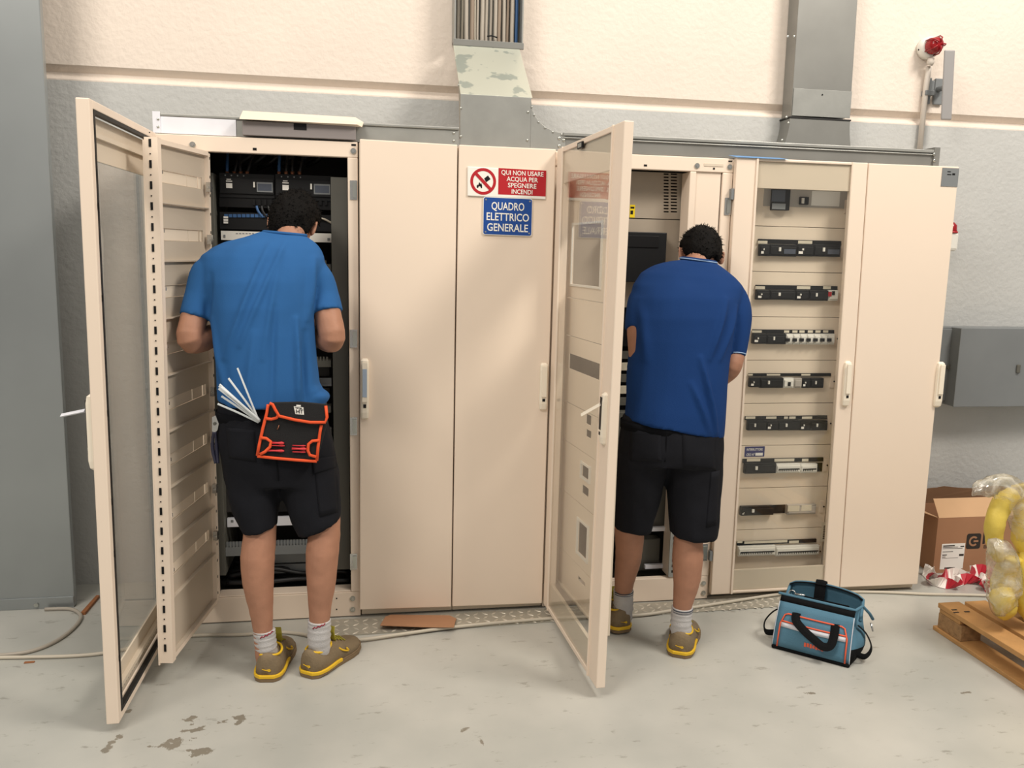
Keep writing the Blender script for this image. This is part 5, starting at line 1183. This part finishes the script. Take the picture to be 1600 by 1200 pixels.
def surf_patch(root, ob, corners, nm, mt, off=.003, n=8, th=.004):
    g = []; (a, b_, c, d) = corners
    for i in range(n+1):
        row = []
        for j in range(n+1):
            s, q = j/n, i/n; u = (a[0]*(1-s)+b_[0]*s)*(1-q)+(d[0]*(1-s)+c[0]*s)*q; v = (a[1]*(1-s)+b_[1]*s)*(1-q)+(d[1]*(1-s)+c[1]*s)*q
            row.append(cast(ob, u, v)-ray(u, v).normalized()*off)
        g.append(row)
    mb = MB(); mb.v = [p for r_ in g for p in r_]
    for i in range(n):
        for j in range(n): mb.f.append((i*(n+1)+j, i*(n+1)+j+1, (i+1)*(n+1)+j+1, (i+1)*(n+1)+j)); mb.mi.append(0)
    o = mb.build(nm, mt, root, True, norm=False); s = o.modifiers.new('s', 'SOLIDIFY'); s.thickness = th; s.offset = 1; return o
bpy.context.view_layer.update()
surf_patch(man1, so1, ((491, 722), (524, 718), (528, 800), (500, 808)), 'cargo_pocket', 'shorts', .003, 8, .006)
surf_patch(man1, so1, ((489, 718), (525, 712), (526, 730), (491, 740)), 'pocket_flap', 'shorts', .008, 8, .004)
surf_patch(man1, so1, ((353, 668), (398, 672), (400, 722), (357, 716)), 'back_pocket', 'shorts', .002, 8, .004)
surf_tube(man1, so1, [(426, 690), (432, 720), (435, 750), (437, 768)], 'seam', 'shorts2', .002)
def collar(root, rq, k, dz, r, nm, mt):
    r_ = ring(*rq); c_ = sum(r_, Vector())/len(r_); b = MB(); q = [c_+(p-c_)*k+V(0, 0, dz) for p in r_]; b.tube(q+[q[0], q[1]], r, 8); return b.build(nm, mt, root, True)
collar(man1, m1['torso'][-1], 1.0, .002, .006, 'collar', 'shirt1')

# tool pouch on his belt
pc = at(455, 675, -.505); 
def pp(u, v, o=0.0): return at(u, v, -.500-o)
t = thing('tool_pouch', 'black tool pouch edged in orange, hanging at the back of the left man', 'tool pouch', pp(452, 720))
b = MB(); b.prism([pp(417, 632), pp(505, 640), pp(512, 660), pp(495, 722), pp(401, 713)], (0, .03, 0)); b.build('pouch_body', 'pouch', t, bevel=.006)
b = MB(); fp_ = [(424, 629), (470, 628), (511, 632), (511.5, 659), (470, 658), (436, 650), (430, 640)]
b.prism([pp(u, v, .012) for u, v in fp_], (0, .012, 0)); b.build('flap', 'pouch', t, bevel=.003)
def edge(pts, nm='orange_edging', r=.0052, o=.014):
    b = MB(); b.tube([pp(u, v, o) for u, v in pts], [(r, .003)]*len(pts), 6, side=(0, 0, 1)); b.build(nm, 'orange', t, True)
edge([(419, 632), (417, 645), (411, 668), (405, 695), (402, 712)], o=.004); edge([(402, 713), (430, 716), (465, 719), (495, 721)], o=.004); edge([(495, 720), (497, 698), (500, 675), (502, 664)], o=.004)
edge([(421, 630), (426, 632), (430, 640), (436, 650), (460, 656), (485, 660), (508, 660), (511, 652), (509, 634)])
edge([(415, 654), (424, 655), (432, 653), (436, 648)], o=.006)
edge([(407, 684), (416, 685), (423, 690), (422, 698), (414, 706), (406, 710)], o=.008); edge([(499, 688), (488, 689), (482, 694), (481, 704), (484, 711), (494, 714)], o=.008)
for (u0, v0, u1, w_) in ((425, 692, 444, .006), (420, 696, 445, .003), (416, 704, 444, .005), (457, 696, 478, .003), (456, 701, 479, .006), (457, 706, 478, .003)):
    b = MB(); b.tube([pp(u0, v0, .006), pp((u0+u1)/2, v0+.3, .006), pp(u1-4, v0+.5, .006), pp(u1, v0+.5, .006)], [w_*.7, w_*.6, w_, w_*.5], 8); tag(b.build('screwdriver', 'toolred', None, True), 'red tool grip tucked into the black pouch', 'tool', 'red tools in the pouch')
b = MB(); o_ = .0135; b.prism([pp(459, 635, o_), pp(474, 636.5, o_), pp(475, 648, o_), pp(461.5, 647, o_)], (0, .001, 0)); b.prism([pp(463, 632.5, o_), pp(470, 633, o_), pp(470, 635.5, o_), pp(463, 635, o_)], (0, .001, 0)); b.m = 1
p_ = pp(468, 646, o_+.0012); b.text('HT', p_, (1, 0, -.06), (0, 0, 1), .014, .024, .02)
b.prism([pp(460, 636.2, o_+.0006), pp(473, 637.5, o_+.0006), pp(470, 639, o_+.0006), pp(467, 638, o_+.0006), pp(464, 638.6, o_+.0006)], (0, .0004, 0)); b.build('logo_patch', ['white_lab', 'pouch'], t)
b = MB(); b.tube([pp(436, 664, .002), pp(435, 668, .004), pp(433, 671, .002)], .0018, 6); b.build('brass_hook', 'copper', t, True)
# cable ties and cutters
base = (404, 660)
for k, (u, v) in enumerate(((340, 631), (346, 619), (342, 603), (341.5, 607), (343, 600.5), (357, 591), (371, 575), (345, 605))):
    b = MB(); p, q = at(base[0]+(k % 3), base[1]-k*.6, -.478-.002*k), at(u, v, -.50-.004*k); mid = (p+q)/2+V(0, -.008, .004)
    b.tube(smooth_path([p, mid, q], 5), [(.0034, .0012)]*11, 4, side=(0, 0, 1)); tag(b.build('cable_tie', 'tie', None), 'white cable tie in the bundle stuck in the back waistband of the left man', 'cable tie', 'white cable ties at the waistband')
t = thing('wire_cutters', 'wire cutters with dark handles hanging at the left hip of the left man', 'pliers', at(338, 720, -.37))
Yc = -.40
b = MB(); b.prism([at(u, v, Yc) for u, v in ((331, 652), (337, 649), (342, 662), (340, 672), (335, 678), (331, 674))], (0, .008, 0)); b.m = 1; b.cyl(at(335.5, 662, Yc-.001), (0, -.003, 0), .006, 10); b.build('jaws', ['steel', 'dgrey'], t, bevel=.002)
for dx in (0, 6):
    b = MB(); b.tube(smooth_path([at(334+dx*.4, 675, Yc), at(332+dx, 690, Yc+.01), at(333+dx, 706, Yc+.01), at(337+dx*.6, 724, Yc)], 5), [.005]*6+[.0065]*6+[.0055]*4, 8); b.build('handle', 'plier', t, True)

# ---- the man at the right
def sp2(so, P, rr, i):
    for k0 in (2, 4):
        a, c = P[k0], rr[k0]; b = MB(); b.tube([a+V(math.cos(R(q))*(c+.0005), math.sin(R(q))*(c+.0005), 0) for q in range(-165, -14, 10)], .0026 if k0 == 2 else .0015, 6); b.build('printed_band', 'sockdark', so, True)
m2 = dict(
 label='man in a darker blue polo shirt, working behind the open glass door',
 base=(1.2, -.40, 0), shirt_mat='shirt2',
 torso=[(976, 654, 1127, 682, -.408, .128), (978, 638, 1129, 645, -.402, .126), (981, 605, 1131, 605, -.388, .122), (984, 570, 1134, 570, -.372, .122), (985, 530, 1139, 530, -.350, .126), (986, 495, 1144, 495, -.325, .130), (987, 465, 1152, 467, -.295, .125), (991, 445, 1156, 449, -.270, .112), (1003, 427, 1145, 435, -.250, .096), (1022, 417, 1134, 426, -.235, .080), (1048, 409, 1124, 418, -.222, .064), (1066, 405, 1116, 412, -.210, .052)],
 sleeves=[[(1120, 455, -.265, .050), (1140, 470, -.28, .066), (1150, 500, -.32, .056), (1148.5, 557, -.365, .040)], [(1018, 455, -.265, .050), (1005, 472, -.285, .060), (1000, 492, -.32, .056), (998, 516, -.345, .053)]],
 hips=[(975, 648, 1124, 655, -.40, .112), (972, 675, 1127, 678, -.402, .128), (968, 700, 1127, 702, -.405, .134), (965, 722, 1127, 722, -.407, .126)],
 legs=[[(963, 712, 1042, 715, -.40, .105), (961, 760, 1032, 760, -.385, .10), (959, 795, 1023, 795, -.37, .095), (957, 824, 1015, 828, -.36, .088)], [(1036, 715, 1127, 712, -.405, .108), (1042, 755, 1126, 752, -.415, .10), (1046, 795, 1122, 792, -.42, .095), (1049, 836, 1118, 838, -.425, .090)]],
 bare_legs=[[(1000, 720, -.40, .07), (985, 800, -.36, .062), (983.5, 842, -.33, .057), (982, 870, -.30, .053), (977, 900, -.27, .044), (974, 925, -.24, .035), (974, 955, -.225, .033), (974, 970, -.212, .028)],
            [(1085, 720, -.41, .072), (1082, 800, -.42, .062), (1076, 840, -.43, .057), (1074.5, 872, -.44, .0605), (1073, 905, -.445, .0535), (1069, 930, -.445, .043), (1066, 950, -.445, .036), (1063.5, 985, -.445, .034), (1064, 1004, -.435, .028)]],
 head=at(1094, 397, -.115), hf=V(.10, .84, -.53), hu=V(.16, .53, .84), neck=(at(1090, 428, -.225), at(1093, 408, -.185)), nape=.72, hair_th=.011, spikes=1600, seed=8,
 socks=[[(974, 921, -.24, .0395), (974, 928, -.238, .040), (974, 938, -.235, .040), (974, 950, -.228, .040), (974, 972, -.212, .034)], [(1066, 948, -.445, .040), (1065.5, 955, -.445, .0405), (1064.5, 966, -.446, .0405), (1064, 982, -.446, .041), (1065, 1006, -.435, .034)]],
 sock_print=sp2,
 lift=(.0065, 0), shoes=[(fl(974, 991), (-.22, .975)), (fl(1061, 1028), (.46, .89))])
e3_, e4_ = at(1000, 560, -.365), at(1142, 572, -.372)
m2['arms'] = [([(at(1016, 458, -.27), .03), (at(1001, 490, -.32), .042), (at(998, 512, -.345), .045), (e3_, .043), (e3_+V(.02, .05, -.03), .043), (e3_+V(.06, .14, -.10), .035), (e3_+V(.09, .20, -.15), .026)], (V(.3, .85, -.4), V(.5, -.3, -.8), V(.8, -.2, .4))),
              ([(at(1122, 458, -.27), .03), (at(1149, 505, -.325), .038), (at(1149, 545, -.355), .036), (e4_, .042), (e4_+V(-.018, .045, -.045), .042), (e4_+V(-.05, .13, -.11), .034), (e4_+V(-.075, .19, -.15), .026)], (V(-.3, .85, -.4), V(-.5, -.3, -.8), V(-.8, -.2, .4)))]
m2['shirt_fold'] = folds(.009, [(Pt(1128, 470, -.38), Pt(1108, 560, -.48), .008, .016), (Pt(1145, 480, -.37), Pt(1122, 560, -.45), .007, .014), (Pt(1095, 560, -.49), Pt(1118, 675, -.50), .010, .014), (Pt(1080, 600, -.5), Pt(1106, 672, -.51), .007, .014), (Pt(1000, 470, -.36), Pt(1010, 560, -.46), .006, .02), (Pt(1000, 560, -.47), Pt(985, 645, -.50), .006, .016)], (6, 6, 1.8), 5)
man2, sh2, so2 = person(m2)
belt(man2, (973, 656, 1126, 664, -.401, .121), .032, 'shorts2', 'waistband', .004)
bpy.context.view_layer.update()
collar(man2, m2['torso'][-1], 1.0, .004, .007, 'collar', 'shirt2'); collar(man2, m2['torso'][-1], 1.09, .003, .0028, 'collar_stripe', 'collar')
c_, a_ = at(1148.5, 554, -.3635), (at(1148.5, 557, -.365)-at(1149, 500, -.32)).normalized(); x_ = a_.cross(V(0, 1, 0)).normalized(); y_ = a_.cross(x_)
b = MB(); b.tube([c_+x_*.0405*math.cos(k*math.pi/12)+y_*.0405*math.sin(k*math.pi/12) for k in range(25)], .0022, 6); b.build('sleeve_stripe', 'collar', man2, True)
surf_patch(man2, so2, ((985, 672), (1033, 674), (1034, 722), (984, 720)), 'back_pocket', 'shorts', .002, 8, .003)
surf_patch(man2, so2, ((1066, 676), (1118, 680), (1119, 736), (1068, 732)), 'back_pocket', 'shorts', .002, 8, .003)
surf_patch(man2, so2, ((1112, 738), (1125, 735), (1120, 820), (1104, 824)), 'cargo_pocket', 'shorts', .004, 8, .008)
surf_tube(man2, so2, [(1042, 670), (1041, 695), (1039, 722)], 'seam', 'shorts2', .002)
